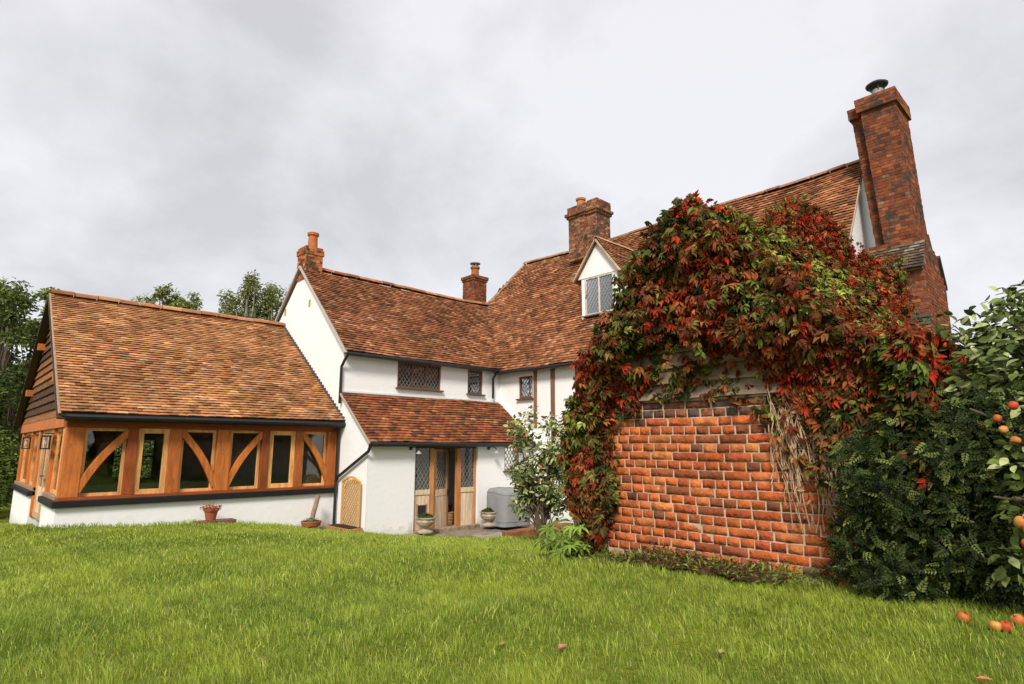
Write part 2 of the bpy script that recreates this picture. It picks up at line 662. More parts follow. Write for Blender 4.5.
def brick_box(mb, core, x0, x1, y0, y1, z0, z1, pal, dark=1.0, mcol=(.22, .17, .12), lean=0, faces='xXyY'):
    core.box(x0, x1, y0, y1, z0, z1, mcol)
    if 'x' in faces:
        brick_face(mb, (x0, y1, z0), (0, -1, 0), y1 - y0, z1 - z0, pal, n=(-1, 0, 0), dark=dark)
    if 'X' in faces:
        brick_face(mb, (x1, y0, z0), (0, 1, 0), y1 - y0, z1 - z0, pal, n=(1, 0, 0), dark=dark)
    if 'y' in faces:
        brick_face(mb, (x0, y0, z0), (1, 0, 0), x1 - x0, z1 - z0, pal, n=(0, -1, 0), dark=dark)
    if 'Y' in faces:
        brick_face(mb, (x1, y1, z0), (-1, 0, 0), x1 - x0, z1 - z0, pal, n=(0, 1, 0), dark=dark)


def wall_grid(mb, O, r, W, z0, z1, n, thick, openings, col):
    """rectangular wall face with openings (x0, x1, za, zb) and their reveals; n points outwards"""
    O, r, n = Vector(O), Vector(r).normalized(), Vector(n).normalized()
    xs = sorted({0, W} | {o_[0] for o_ in openings} | {o_[1] for o_ in openings})
    zs = sorted({z0, z1} | {o_[2] for o_ in openings} | {o_[3] for o_ in openings})
    P = lambda x, z, d: Vector((O.x, O.y, 0)) + r * x - n * d + Vector((0, 0, z))
    for i in range(len(xs) - 1):
        for j in range(len(zs) - 1):
            cx, cz = (xs[i] + xs[i + 1]) / 2, (zs[j] + zs[j + 1]) / 2
            if any(o_[0] < cx < o_[1] and o_[2] < cz < o_[3] for o_ in openings):
                continue
            for d in (0, thick):
                mb.quad(P(xs[i], zs[j], d), P(xs[i + 1], zs[j], d), P(xs[i + 1], zs[j + 1], d), P(xs[i], zs[j + 1], d), col)
    for a, b, c, d_ in openings:
        for (p, q) in (((a, c), (b, c)), ((b, c), (b, d_)), ((b, d_), (a, d_)), ((a, d_), (a, c))):
            mb.quad(P(*p, 0), P(*q, 0), P(*q, thick), P(*p, thick), col)


def lattice(mb, O, r, W, H, n, pitch=.115, ratio=1.5, w=.010, col=(.16, .16, .16)):
    """diamond lead lattice in a rectangle"""
    O, r, n = Vector(O), Vector(r).normalized(), Vector(n)
    up = Vector((0, 0, 1))
    for sgn in (1, -1):
        # lines x = s*z/ratio + k*pitch
        k = -int(H / ratio / pitch) - 2
        while k * pitch < W + H / ratio:
            pts = []
            for z in (0, H):
                pts.append((k * pitch + sgn * z / ratio if sgn > 0 else k * pitch - z / ratio, z))
            (xa, za), (xb, zb) = pts
            k += 1
            # clip to 0..W
            t0, t1 = 0.0, 1.0
            dx = xb - xa
            if abs(dx) > 1e-6:
                ta, tb = (0 - xa) / dx, (W - xa) / dx
                if ta > tb:
                    ta, tb = tb, ta
                t0, t1 = max(t0, ta), min(t1, tb)
            if t1 - t0 < .02:
                continue
            A = O + r * (xa + dx * t0) + up * (za + (zb - za) * t0)
            B = O + r * (xa + dx * t1) + up * (za + (zb - za) * t1)
            mb.bar(A, B, w, .006, n, col)


OAK = (.50, .155, .036)
OAKL = (.72, .36, .13)
OAKD = (.26, .066, .018)
PALE = (.70, .54, .38)
BLK = (.012, .012, .013)
WHITE = (.85, .85, .86)


# ================================================================== SETTING: ground
def build_ground():
    us = np.unique(np.concatenate([np.linspace(-300, -12, 20), np.linspace(-12, 24, 145), np.linspace(24, 300, 20)]))
    vs = np.unique(np.concatenate([np.linspace(-300, -10, 18), np.linspace(-10, 20, 121), np.linspace(20, 400, 24)]))
    U, Vv = np.meshgrid(us, vs, indexing='ij')
    Z = ground_z(U, Vv)
    Z = Z + .012 * np.sin(U * 2.1 + Vv * 1.3) + .01 * np.sin(U * .9 - Vv * 2.7)
    inside = (Vv > 11.4) & (U > 8.0) | (Vv > 13.3) & (U > 1.5) & (Vv < 22)
    Z = np.where(inside, Z - .03, Z)
    V = np.stack([U, Vv, Z], -1).reshape(-1, 3)
    nu, nv = len(us), len(vs)
    i, j = np.meshgrid(np.arange(nu - 1), np.arange(nv - 1), indexing='ij')
    a = (i * nv + j).ravel()
    F = np.stack([a, a + nv, a + nv + 1, a + 1], -1)
    o = np_mesh('ground', V, F.ravel(), np.full(len(F), 4), np.full((len(V), 3), .1), ground_material(), smooth=True)
    tag(o, kind='structure')


build_ground()


# patio in front of the door
def build_patio():
    mb = MB()
    slabs = [(8.35, 9.15, 11.25, 12.08), (9.17, 10.05, 11.05, 12.08), (10.07, 10.9, 11.2, 12.08), (10.92, 11.9, 11.0, 12.08),
             (9.3, 10.2, 10.5, 11.03), (10.22, 11.2, 10.55, 10.98), (7.7, 8.33, 11.6, 12.08)]
    for s_ in slabs:
        c = vary((.26, .21, .17), .2, .05)
        zc = max(gz(s_[0], s_[2]), gz(s_[1], s_[3])) * .4 + .03
        mb.box(s_[0] + .008, s_[1] - .008, s_[2] + .008, s_[3] - .008, -.2, zc + rnd(0, .012), c)
    for k in range(60):          # brick edging
        x = 9.8 + (k % 12) * .19
        y = 10.2 + (k // 12) * .085
        if y > 10.48:
            continue
        mb.box(x, x + .18, y, y + .075, -.1, .075 + rnd(0, .01), vary((.26, .10, .05), .2))
    o = mb.build('patio', M['paving'], bevel=.008)
    tag(o, kind='structure')


build_patio()


# ================================================================== GARDEN ROOM (oak framed)
GU0, GU1, GV0, GV1, GRV, GRZ = 1.74, 7.11, 13.5, 20.9, 17.2, 5.50
EZ_ = 2.60


def build_garden_room():
    t = thing('garden_room', 'low oak-framed garden room with brown tiled roof, row of braced windows and white plinth', 'garden room', (GU0, GV0, .1))
    # plinth
    mb = MB()
    mb.box(GU0 + .22, GU1, GV0 - .02, GV0 + .2, -.2, .93, WHITE)
    mb.box(GU0 - .02, GU0 + .22, GV0 - .02, 15.25, -.2, .93, WHITE)
    mb.box(GU0 - .02, GU0 + .22, 17.2, GV1, -.2, .93, WHITE)
    mb.box(GU0 + .22, GU1, GV1 - .2, GV1, -.2, .93, WHITE)
    mb.build('plinth', M['white'], t)
    mb = MB()
    mb.box(GU0 - .09, GU1 - .01, GV0 - .10, GV0 + .12, .93, 1.045, BLK)
    mb.box(GU0 - .09, GU0 + .1, GV0 + .12, 15.3, .93, 1.043, BLK)
    mb.box(GU0 - .09, GU0 + .1, 17.15, GV1 + .05, .93, 1.043, BLK)
    mb.build('plinth_cap', M['blackwood'], t, bevel=.01)
    # oak sills
    mb = MB()
    mb.box(GU0 - .02, GU1 - .01, GV0 - .05, GV0 + .16, 1.045, 1.10, OAKD)
    mb.box(GU0 - .03, GU0 + .16, GV0 + .16, 15.3, 1.043, 1.12, (.3, .2, .13))
    mb.box(GU0 - .03, GU0 + .16, 17.15, GV1, 1.043, 1.12, (.3, .2, .13))
    mb.build('sill', M['oakh'], t, bevel=.006)
    # posts
    OAKM = (.40, .115, .028)
    posts = [(1.74, 2.03, OAK), (2.72, 2.90, OAKD), (3.44, 3.67, OAKM), (4.35, 4.63, OAK), (5.29, 5.46, OAKD), (6.06, 6.24, OAKM), (6.86, 7.09, OAKM)]
    for a, b, c in posts:
        m = MB()
        m.box(a, b, GV0, GV0 + .2, 1.10, 2.36, vary(c, .08, .03))
        m.build('post', M['oak'], t, bevel=.008)
    for v0, v1 in ((15.05, 15.3), (17.15, 17.4), (18.6, 18.8), (20.65, 20.9)):
        m = MB()
        m.box(GU0, GU0 + .2, v0, v1, (1.12 if v1 != 15.3 and v0 != 17.15 else .5), 2.36, vary(OAK, .1, .03))
        m.build('post', M['oak'], t, bevel=.008)
    m = MB()
    m.box(GU0, GU0 + .14, GV0 + .2, GV0 + .36, 1.12, 2.36, OAKL)
    m.build('post', M['oak'], t, bevel=.008)
    # wall plate, fascia, tie beam
    m = MB()
    m.box(GU0, GU1 - .02, GV0 + .003, GV0 + .2, 2.36, 2.50, OAKD)
    m.box(GU0 - .06, GU1 - .02, GV0 - .10, GV0 + .0, 2.47, 2.52, OAK)
    m.build('wall_plate', M['oakh'], t, bevel=.006)
    m = MB()
    m.box(GU0 - .03, GU0 + .17, GV0 + .2, GV1 + .12, 2.36, 2.58, OAK)
    m.build('tie_beam', M['oak'], t, bevel=.01)
    # curved braces
    def brace(pa, pb, bow):
        m = MB()
        K = 9
        pts = []
        for i in range(K + 1):
            s_ = i / K
            x = lerp(pa[0], pb[0], s_)
            z = lerp(pa[1], pb[1], s_)
            nx, nz = -(pb[1] - pa[1]), (pb[0] - pa[0])
            l = math.hypot(nx, nz)
            k = math.sin(math.pi * s_) * bow
            pts.append((x + nx / l * k, z + nz / l * k))
        w_ = .065
        up_, dn = [], []
        for i, (x, z) in enumerate(pts):
            a = pts[max(i - 1, 0)]
            b = pts[min(i + 1, K)]
            d = (b[0] - a[0], b[1] - a[1])
            l = math.hypot(*d)
            nn = (-d[1] / l, d[0] / l)
            up_.append((x + nn[0] * w_, z + nn[1] * w_))
            dn.append((x - nn[0] * w_, z - nn[1] * w_))
        c = vary(OAK, .06, .03)
        v0, v1 = GV0 + .012, GV0 + .09
        vs = [(x, v, z) for v in (v0, v1) for x, z in up_ + dn]
        n_ = K + 1
        fs = []
        for i in range(K):
            fs += [(i, i + 1, n_ + i + 1, n_ + i), (2 * n_ + i, 3 * n_ + i, 3 * n_ + i + 1, 2 * n_ + i + 1),
                   (i, 2 * n_ + i, 2 * n_ + i + 1, i + 1), (n_ + i, n_ + i + 1, 3 * n_ + i + 1, 3 * n_ + i)]
        m.add(vs, fs, c)
        m.build('brace', M['oak'], t, bevel=.006)
    brace((2.00, 1.20), (2.78, 2.33), .07)
    brace((3.64, 2.33), (4.38, 1.20), .07)
    brace((4.60, 1.20), (5.34, 2.33), .07)
    brace((6.20, 2.33), (6.90, 1.24), .07)
    # windows
    bays = [(2.03, 2.72, 0), (2.90, 3.44, 1), (3.67, 4.35, 0), (4.63, 5.29, 0), (5.46, 6.06, 1), (6.24, 6.86, 0)]
    for a, b, thick in bays:
        w_ = .095 if thick else .06
        d0 = GV0 + (.03 if thick else .095)
        m = MB()
        c = vary(OAKL, .08, .03)
        m.box(a, a + w_, d0, d0 + .06, 1.10, 2.36, c)
        m.box(b - w_, b, d0, d0 + .06, 1.10, 2.36, c)
        m.box(a + w_, b - w_, d0, d0 + .06, 1.10, 1.10 + w_, c)
        m.box(a + w_, b - w_, d0, d0 + .06, 2.36 - w_, 2.36, c)
        fr = m.build('window', M['oak'], t, bevel=.004)
        m = MB()
        m.box(a + w_, b - w_, d0 + .025, d0 + .035, 1.10 + w_, 2.36 - w_)
        m.build('pane', M['glass'], fr)
    # gable side lights and door
    def sidelight(v0, v1):
        m = MB()
        for (p, q, r_, s_) in ((v0, v0 + .06, 1.12, 2.36), (v1 - .06, v1, 1.12, 2.36), (v0 + .06, v1 - .06, 1.12, 1.18), (v0 + .06, v1 - .06, 2.30, 2.36)):
            m.box(GU0 + .06, GU0 + .12, p, q, r_, s_, OAKL)
        fr = m.build('window', M['oak'], t)
        m = MB()
        m.box(GU0 + .085, GU0 + .095, v0 + .06, v1 - .06, 1.18, 2.30)
        m.build('pane', M['glass'], fr)
    sidelight(13.86, 15.05)
    sidelight(17.4, 18.6)
    sidelight(18.8, 20.65)
    m = MB()
    for (p, q, r_, s_) in ((15.3, 15.42, .5, 2.36), (17.03, 17.15, .5, 2.36), (15.42, 17.03, .5, .62), (15.42, 17.03, 2.24, 2.36), (16.16, 16.28, .62, 2.24)):
        m.box(GU0 + .05, GU0 + .11, p, q, r_, s_, (.55, .36, .2))
    m.box(GU0 + .07, GU0 + .10, 15.42, 16.16, .62, 1.15, PALE)
    m.box(GU0 + .07, GU0 + .10, 16.28, 17.03, .62, 1.15, PALE)
    dr = m.build('door', M['oak'], t)
    m = MB()
    m.box(GU0 + .08, GU0 + .09, 15.42, 16.16, 1.15, 2.24)
    m.box(GU0 + .08, GU0 + .09, 16.28, 17.03, 1.15, 2.24)
    m.build('pane', M['glass'], dr)
    m = MB()
    m.tube([(GU0 + .05, 16.1, 1.4), (GU0 - .02, 16.1, 1.4), (GU0 - .02, 15.98, 1.4)], .012, 6, BLK)
    m.build('handle', M['black'], dr)
    # lanterns on the gable posts
    for v_ in (15.0, 18.3):
        m = MB()
        u_ = GU0 - .12
        m.bar((GU0, v_, 2.26), (u_ - .02, v_, 2.26), .03, .02, (0, 0, 1), BLK)
        m.box(u_ - .08, u_ + .08, v_ - .08, v_ + .08, 2.20, 2.23, BLK)
        for du in (-.075, .06):
            for dv_ in (-.075, .06):
                m.box(u_ + du, u_ + du + .015, v_ + dv_, v_ + dv_ + .015, 1.98, 2.20, BLK)
        m.box(u_ - .08, u_ + .08, v_ - .08, v_ + .08, 1.955, 1.98, BLK)
        ln = m.build('lantern', M['black'], t)
        m = MB()
        m.lathe((u_, v_, 2.0), [(.02, 0), (.035, .06), (.03, .13), (.012, .17)], 10, (.7, .6, .5))
        m.build('bulb', M['plain'], ln)
    # weatherboards in gable
    m = MB()
    m.poly([(GU0 + .03, GV0 - .1, 2.5), (GU0 + .03, GV1 + .1, 2.5), (GU0 + .03, GRV, GRZ - .12)], (.05, .03, .02))
    z = 2.58
    while z < GRZ - .2:
        f = (z - 2.5) / (GRZ - .1 - 2.5)
        v0, v1 = lerp(GV0 - .12, GRV, f), lerp(GV1 + .12, GRV, f)
        f2 = (z + .21 - 2.5) / (GRZ - .1 - 2.5)
        w0, w1 = lerp(GV0 - .12, GRV, f2), lerp(GV1 + .12, GRV, f2)
        c = vary(pick([(2, (.10, .05, .028)), (1, (.20, .09, .04)), (1, (.30, .12, .05))]), .25, .06)
        g = GU0
        if w1 - w0 > .05:
            vs = [(g - .035, v0, z), (g - .035, v1, z), (g + .01, w1, z + .21), (g + .01, w0, z + .21), (g + .02, v0, z), (g + .02, v1, z)]
            m.add(vs, [(0, 1, 2, 3), (0, 4, 5, 1)], c)
        z += .185
    m.build('weatherboarding', M['boards'], t)
    # purlin ends
    for f in (.33, .68):
        for sgn in (-1, 1):
            z = lerp(2.5, GRZ, f) - .12
            v_ = GRV + sgn * lerp(GRV - GV0, 0, f) * .94
            m = MB()
            m.box(GU0 - .16, GU0 + .1, v_ - .07, v_ + .07, z - .10, z + .06, OAK)
            m.build('purlin', M['oak'], t, bevel=.006)
    # roof
    u0, u1 = GU0 - .16, GU1 + .02
    ev0 = 13.24
    ev1 = GRV + (GRV - ev0)
    sl = math.hypot(GRV - ev0, GRZ - EZ_)
    m = MB()
    th = .10
    m.prism([(u0 + .02, ev0, EZ_), (u0 + .02, GRV, GRZ), (u0 + .02, GRV, GRZ - th), (u0 + .02, ev0, EZ_ - .05)], (u1 - u0 - .02, 0, 0), (.05, .03, .02))
    m.prism([(u0 + .02, ev1, EZ_), (u0 + .02, GRV + .001, GRZ), (u0 + .02, GRV + .001, GRZ - th), (u0 + .02, ev1, EZ_ - .05)], (u1 - u0 - .02, 0, 0), (.05, .03, .02))
    rf = m.build('roof', M['blackwood'], t)
    m = MB()
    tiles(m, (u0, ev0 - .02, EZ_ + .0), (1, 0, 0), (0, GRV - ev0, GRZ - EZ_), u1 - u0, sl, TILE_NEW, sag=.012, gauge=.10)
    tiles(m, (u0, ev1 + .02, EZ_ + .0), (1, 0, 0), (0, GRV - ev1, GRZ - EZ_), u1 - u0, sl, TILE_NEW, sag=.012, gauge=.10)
    m.build('tiles', M['tile'], rf)
    m = MB()
    ridge_tiles(m, (u0 - .01, GRV, GRZ + .10), (u1, GRV, GRZ + .10), .14, .45)
    m.build('ridge', M['ridge'], rf)
    m = MB()
    for sgn, e_ in ((-1, ev0), (1, ev1)):
        m.bar((u0 - .005, e_, EZ_ - .01), (u0 - .005, GRV, GRZ + .03), .02, .045, (1, 0, 0), (.36, .24, .15))
        m.bar((u0 + .03, e_, EZ_ - .10), (u0 + .03, GRV, GRZ - .07), .03, .14, (1, 0, 0), (.055, .035, .022))
    m.build('bargeboard', M['blackwood'], rf)
    # gutter
    m = MB()
    m.tube([(u0 + .08, ev0 - .03, EZ_ - .06), (u1 - .02, ev0 - .03, EZ_ - .06)], .055, 8, BLK)
    m.box(u0 + .1, u1 - .02, ev0 + .02, ev0 + .04, EZ_ - .14, EZ_ - .04, BLK)
    m.build('gutter', M['black'], t)
    # stepped lead flashing against the cottage gable
    m = MB()
    for k in range(34):
        f = k / 34
        v_, z_ = lerp(ev0, GRV, f), lerp(EZ_, GRZ, f)
        m.box(7.07, 7.115, v_, v_ + (GRV - ev0) / 34 * 1.2, z_ + .0, z_ + .13, (.06, .065, .07))
    m.build('lead_flashing', M['lead'], t)
    # back wall, floor, inside
    m = MB()
    wall_grid(m, (GU0 + .2, GV1 - .02, 0), (1, 0, 0), GU1 - GU0 - .2, .1, 2.55, (0, 1, 0), .12, [(1.9, 3.0, 1.1, 2.2)], (.12, .09, .07))
    m.box(GU0 + .2, GU1, GV0 + .22, GV1 - .2, .0, .12, (.16, .09, .05))
    m.box(GU1 - .06, GU1 - .02, GV0 + .2, GV1 - .2, .12, 2.5, (.35, .33, .30))
    m.build('interior', M['inside'], t)
    m = MB()
    for x in (GU0 + .2 + 1.9, GU0 + .2 + 2.43, GU0 + .2 + 2.95):
        m.box(x, x + .05, GV1 - .1, GV1 - .05, 1.1, 2.2, (.03, .03, .03))
    m.box(GU0 + 2.1, GU0 + 3.2, GV1 - .1, GV1 - .04, 1.7, 1.74, (.03, .03, .03))
    m.build('window_bars', M['plain'], t)
    return t


build_garden_room()

# things inside the garden room
m = MB()
m.lathe((6.1, 15.6, 1.78), [(.0, .26), (.10, .26), (.19, .0), (.18, .0), (.09, .25), (0, .25)], 20, (.75, .32, .08))
m.tube([(6.1, 15.6, 2.04), (6.1, 15.6, 3.6)], .006, 5, BLK)
tag(m.build('pendant_lamp', M['plain']), 'orange shaded lamp hanging inside the garden room behind its fifth window', 'lamp')
t = thing('dining_table', 'dark table inside the garden room, seen through the windows', 'table', (4.6, 17, .12))
m = MB()
m.box(3.6, 5.8, 16.5, 17.5, .84, .88, (.12, .07, .04))
m.build('table_top', M['oakh'], t)
for x in (3.7, 5.65):
    for y in (16.6, 17.35):
        m = MB()
        m.box(x, x + .06, y, y + .06, .12, .84, (.12, .07, .04))
        m.build('leg', M['oak'], t)


# ================================================================== COTTAGE
XF, XE, ZE, XR, ZR, SL = 12.4, 12.18, 4.25, 15.6, 8.85, None
SL = (ZR - ZE) / (XR - XE)
VN, VH, VE = 3.9, 15.5, 17.6            # near gable, start of hip, far end
WV, WRV, WRZ, WEZ, WEV, WU = 13.45, 16.2, 7.15, 4.32, 13.25, 7.13
WS = (WRZ - WEZ) / (WRV - WEV)
LV, LEV, LEZ, LTZ = 12.1, 11.93, 2.10, 3.33


def main_roof_z(u):
    return ZE + (u - XE) * SL


def wing_roof_z(v):
    return WEZ + (v - WEV) * WS


def add_window(t, O, r, W, H, n, bars=1, frame_col=(.17, .085, .05), inset=.06, fw=.055, blind=None, glass='oldglass', pitch=.115, sill=True, lead=(.30, .30, .31), mat='oak'):
    """casement window; O lower left on the wall face, r along, n outwards"""
    O, r, n = Vector(O), Vector(r).normalized(), Vector(n).normalized()
    up = Vector((0, 0, 1))
    m = MB()
    B = O - n * inset
    def member(x0, x1, z0, z1, d=.03):
        m.obox(B + r * (x0 + x1) / 2 + up * (z0 + z1) / 2, r * (x1 - x0) / 2, n * d, up * (z1 - z0) / 2, vary(frame_col, .12, .04))
    member(0, fw, 0, H)
    member(W - fw, W, 0, H)
    member(fw, W - fw, H - fw, H)
    member(fw, W - fw, 0, fw)
    cells = bars
    cw = (W - fw) / cells
    for k in range(1, cells):
        member(k * cw, k * cw + fw * .8, fw, H - fw)
    if sill:
        m.obox(O + r * W / 2 - up * .02 + n * .03, r * (W / 2 + .05), n * .06, up * .02, (.10, .08, .07))
    fr = m.build('window', M[mat], t, bevel=.003)
    g = MB()
    g.obox(B + r * W / 2 + up * H / 2 - n * .008, r * (W / 2 - fw * .7), n * .003, up * (H / 2 - fw * .7))
    g.build('pane', M[glass], fr)
    g = MB()
    lattice(g, B + r * fw + up * fw + n * .002, r, W - 2 * fw, H - 2 * fw, n, pitch, col=lead)
    g.build('lattice', M['lead'], fr)
    if blind:
        for (a, b, c, d_, col) in blind:
            g = MB()
            K = int((b - a) / .05) + 1
            for k in range(K):
                x0, x1 = lerp(a, b, k / K), lerp(a, b, (k + 1) / K)
                dd = .05 + .015 * (k % 2)
                g.quad(B + r * x0 + up * c - n * dd, B + r * x1 + up * c - n * (.05 + .015 * ((k + 1) % 2)), B + r * x1 + up * d_ - n * (.05 + .015 * ((k + 1) % 2)), B + r * x0 + up * d_ - n * dd, col)
            g.build('curtain', M['plain'], fr)
    return fr


def build_cottage():
    t = thing('cottage', 'white rendered timber-framed cottage with steep mossy red-brown tiled roofs and brick chimneys', 'house', (WU, LV, 0))
    D = .22
    # ---- walls
    m = MB()
    # wing front
    w1 = (1.58, 3.02, 3.56, 4.27)
    w2 = (4.00, 4.58, 3.54, 4.27)
    wall_grid(m, (WU, WV, 0), (1, 0, 0), XF - WU + .05, -.2, 4.36, (0, -1, 0), D, [w1, w2], WHITE)
    # wing gable
    g = [(WU, WV, -.2), (WU, 19.0, -.2), (WU, 19.0, WEZ + .1), (WU, WRV, WRZ - .03), (WU, WV, WEZ + .1)]
    m.poly(g, WHITE)
    # lean-to front, side
    do = (1.28, 3.26, -.2, 2.02)
    sw = (4.22, 4.78, 1.36, 2.02)
    wall_grid(m, (WU, LV, 0), (1, 0, 0), XF - WU, -.2, 2.2, (0, -1, 0), D, [do, sw], WHITE)
    m.poly([(WU - .003, LV, -.2), (WU - .003, WV, -.2), (WU - .003, WV, LTZ - .03), (WU - .003, LV, 2.2)], WHITE)
    # main front
    W_ = VE - VN
    mw = (13.22 - .6 - 0, 0, 0, 0)
    wy0, wy1 = VE - 12.60, VE - 12.03
    wall_grid(m, (XF, VE, 0), (0, -1, 0), W_, -.2, 4.42, (-1, 0, 0), D, [(wy0, wy1, 3.40, 4.06)], WHITE)
    # near gable
    bx = 2 * XR - XF
    m.poly([(XF, VN, -.2), (bx, VN, -.2), (bx, VN, main_roof_z(XF) - .05), (XR, VN, ZR - .06), (XF, VN, main_roof_z(XF) - .05)], WHITE)
    m.quad((bx, VN, -.2), (bx, VE, -.2), (bx, VE, 4.5), (bx, VN, 4.5), WHITE)
    m.quad((XF, VE, -.2), (bx, VE, -.2), (bx, VE, 4.4), (XF, VE, 4.4), WHITE)
    m.quad((WU, 19.0, -.2), (XF, 19.0, -.2), (XF, 19.0, 4.4), (WU, 19.0, 4.4), WHITE)
    m.build('wall', M['white'], t)
    # ---- interior floor and dim walls behind the open door
    m = MB()
    m.box(WU + .3, XF - .3, LV + .23, WV - .01, -.1, .03, (.10, .06, .04))
    m.box(WU + .3, XF - .3, WV + D + .0, WV + D + 2.4, -.1, .03, (.10, .06, .04))
    m.build('inner_floor', M['inside'], t)
    # ---- timber studs on the main front
    for va, vb, z0 in ((11.97, 11.85, 2.55), (11.30, 11.16, 2.0), (10.4, 10.26, 1.0), (9.5, 9.36, 1.0), (8.6, 8.46, 1.0), (7.6, 7.46, 1.0), (6.6, 6.46, 1.0), (5.6, 5.46, 1.0)):
        s_ = MB()
        s_.box(XF - .035, XF + .02, vb, va, z0, 4.30, vary((.22, .12, .075), .15))
        s_.build('stud', M['oak'], t, bevel=.005)
    # ---- windows
    add_window(t, (WU + w1[0], WV, w1[2]), (1, 0, 0), w1[1] - w1[0], w1[3] - w1[2], (0, -1, 0), bars=3,
               blind=[(.08, .45, .50, .68, (.55, .55, .58)), (.55, .95, .50, .68, (.6, .6, .62)), (1.02, 1.38, .03, .68, (.42, .42, .46))])
    add_window(t, (WU + w2[0], WV, w2[2]), (1, 0, 0), w2[1] - w2[0], w2[3] - w2[2], (0, -1, 0), bars=1, blind=[(.05, .53, .03, .6, (.25, .25, .27))])
    add_window(t, (XF, 12.60, 3.40), (0, -1, 0), .57, .66, (-1, 0, 0), bars=1, frame_col=(.15, .075, .045), blind=[(.05, .53, .03, .62, (.20, .20, .21))])
    add_window(t, (WU + sw[0], LV, sw[2]), (1, 0, 0), sw[1] - sw[0], sw[3] - sw[2], (0, -1, 0), bars=1, frame_col=(.40, .26, .16))
    # ---- roofs: structure slabs
    dk = (.05, .03, .02)
    s_ = MB()
    # wing
    for e_, sg in ((WEV, 1), (2 * WRV - WEV, -1)):
        s_.prism([(WU - .04, e_, WEZ - .03), (WU - .04, WRV, WRZ - .09), (WU - .04, WRV, WRZ - .17), (WU - .04, e_, WEZ - .06)], (XF - WU + 2.3, 0, 0), dk)
    wr = s_.build('roof', M['blackwood'], t)
    tag(wr, 'dark brown-red tiled roof of the lower middle wing')
    s_ = MB()
    skipw = lambda c: main_roof_z(c.x) > c.z + .02 and c.x > XE
    L_ = 14.6 - WU
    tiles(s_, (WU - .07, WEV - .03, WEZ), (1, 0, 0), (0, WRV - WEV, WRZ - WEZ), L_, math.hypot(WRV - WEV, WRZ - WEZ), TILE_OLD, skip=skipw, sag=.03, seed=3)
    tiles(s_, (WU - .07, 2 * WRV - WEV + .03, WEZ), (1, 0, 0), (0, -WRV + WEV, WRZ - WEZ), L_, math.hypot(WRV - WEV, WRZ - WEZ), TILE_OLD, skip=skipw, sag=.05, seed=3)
    sagged(s_, 0, WU, 14.5, WEZ, WRZ, .05)
    s_.build('tiles', M['tile'], wr)
    s_ = MB()
    ridge_tiles(s_, (WU + .55, WRV, WRZ + .09), (14.35, WRV, WRZ + .09), .13, .40)
    sagged(s_, 0, WU, 14.5, WEZ, WRZ, .05)
    s_.build('ridge', M['ridge'], wr)
    s_ = MB()
    for e_ in (WEV, 2 * WRV - WEV):
        s_.bar((WU - .055, e_, WEZ - .04), (WU - .055, WRV, WRZ - .01), .05, .09, (1, 0, 0), (.45, .42, .38))
    s_.build('verge', M['white'], wr)
    # lean-to
    s_ = MB()
    s_.prism([(WU - .04, LEV, LEZ), (WU - .04, WV, LTZ), (WU - .04, WV, LTZ - .1), (WU - .04, LEV, LEZ - .06)], (XF - WU + .02, 0, 0), dk)
    lr = s_.build('roof', M['blackwood'], t)
    tag(lr, 'small lean-to tiled roof over the patio door')
    s_ = MB()
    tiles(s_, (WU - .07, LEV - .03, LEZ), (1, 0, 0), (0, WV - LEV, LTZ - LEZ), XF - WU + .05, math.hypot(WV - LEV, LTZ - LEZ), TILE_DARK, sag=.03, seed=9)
    s_.build('tiles', M['tile'], lr)
    s_ = MB()
    s_.bar((WU - .055, LEV, LEZ - .03), (WU - .055, WV, LTZ), .04, .07, (1, 0, 0), (.42, .35, .28))
    s_.bar((XF - .02, LEV - .5, LEZ - .28), (XF - .02, WV, LTZ + .07), .05, .16, (1, 0, 0), (.75, .75, .73))
    s_.box(WU, XF, WV - .02, WV - .003, LTZ, LTZ + .05, (.75, .75, .73))
    s_.build('verge', M['white'], lr)
    # main
    bxe = 2 * XR - XE
    s_ = MB()
    s_.prism([(XE, VN - .05, ZE - .03), (XR, VN - .05, ZR - .13), (XR, VN - .05, ZR - .2), (XE, VN - .05, ZE - .07)], (0, VH - VN + .05, 0), dk)
    s_.prism([(bxe, VN - .05, ZE), (XR + .001, VN - .05, ZR), (XR + .001, VN - .05, ZR - .1), (bxe, VN - .05, ZE - .07)], (0, VH - VN + .05, 0), dk)
    s_.poly([(XE, VH, ZE), (XR, VH, ZR), (XE, VE + .2, ZE)], dk)
    s_.poly([(bxe, VH, ZE), (XR, VH, ZR), (bxe, VE + .2, ZE)], dk)
    s_.poly([(bxe, VE + .2, ZE), (XR, VH, ZR), (XE, VE + .2, ZE)], dk)
    mr = s_.build('roof', M['blackwood'], t)
    tag(mr, 'tall steep tiled roof of the main range')
    s_ = MB()
    hipv = lambda z: VE + .2 - (z - ZE) / (ZR - ZE) * (VE + .2 - VH)

    def skipm(c):
        if c.y > hipv(c.z):
            return True
        if c.x < 14.6 and wing_roof_z(c.y) > c.z + .05 and WEV < c.y < WRV + 2:
            return True
        return False
    ml = VE + .2 - VN + .1
    msl = math.hypot(XR - XE, ZR - ZE)
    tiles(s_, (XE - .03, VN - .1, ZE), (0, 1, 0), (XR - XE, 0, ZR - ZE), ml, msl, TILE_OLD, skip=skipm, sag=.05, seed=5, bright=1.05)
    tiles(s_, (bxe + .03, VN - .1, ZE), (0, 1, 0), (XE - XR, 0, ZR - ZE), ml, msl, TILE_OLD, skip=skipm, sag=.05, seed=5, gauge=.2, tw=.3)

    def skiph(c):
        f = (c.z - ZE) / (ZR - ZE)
        return abs(c.x - XR) > (1 - f) * (XR - XE)
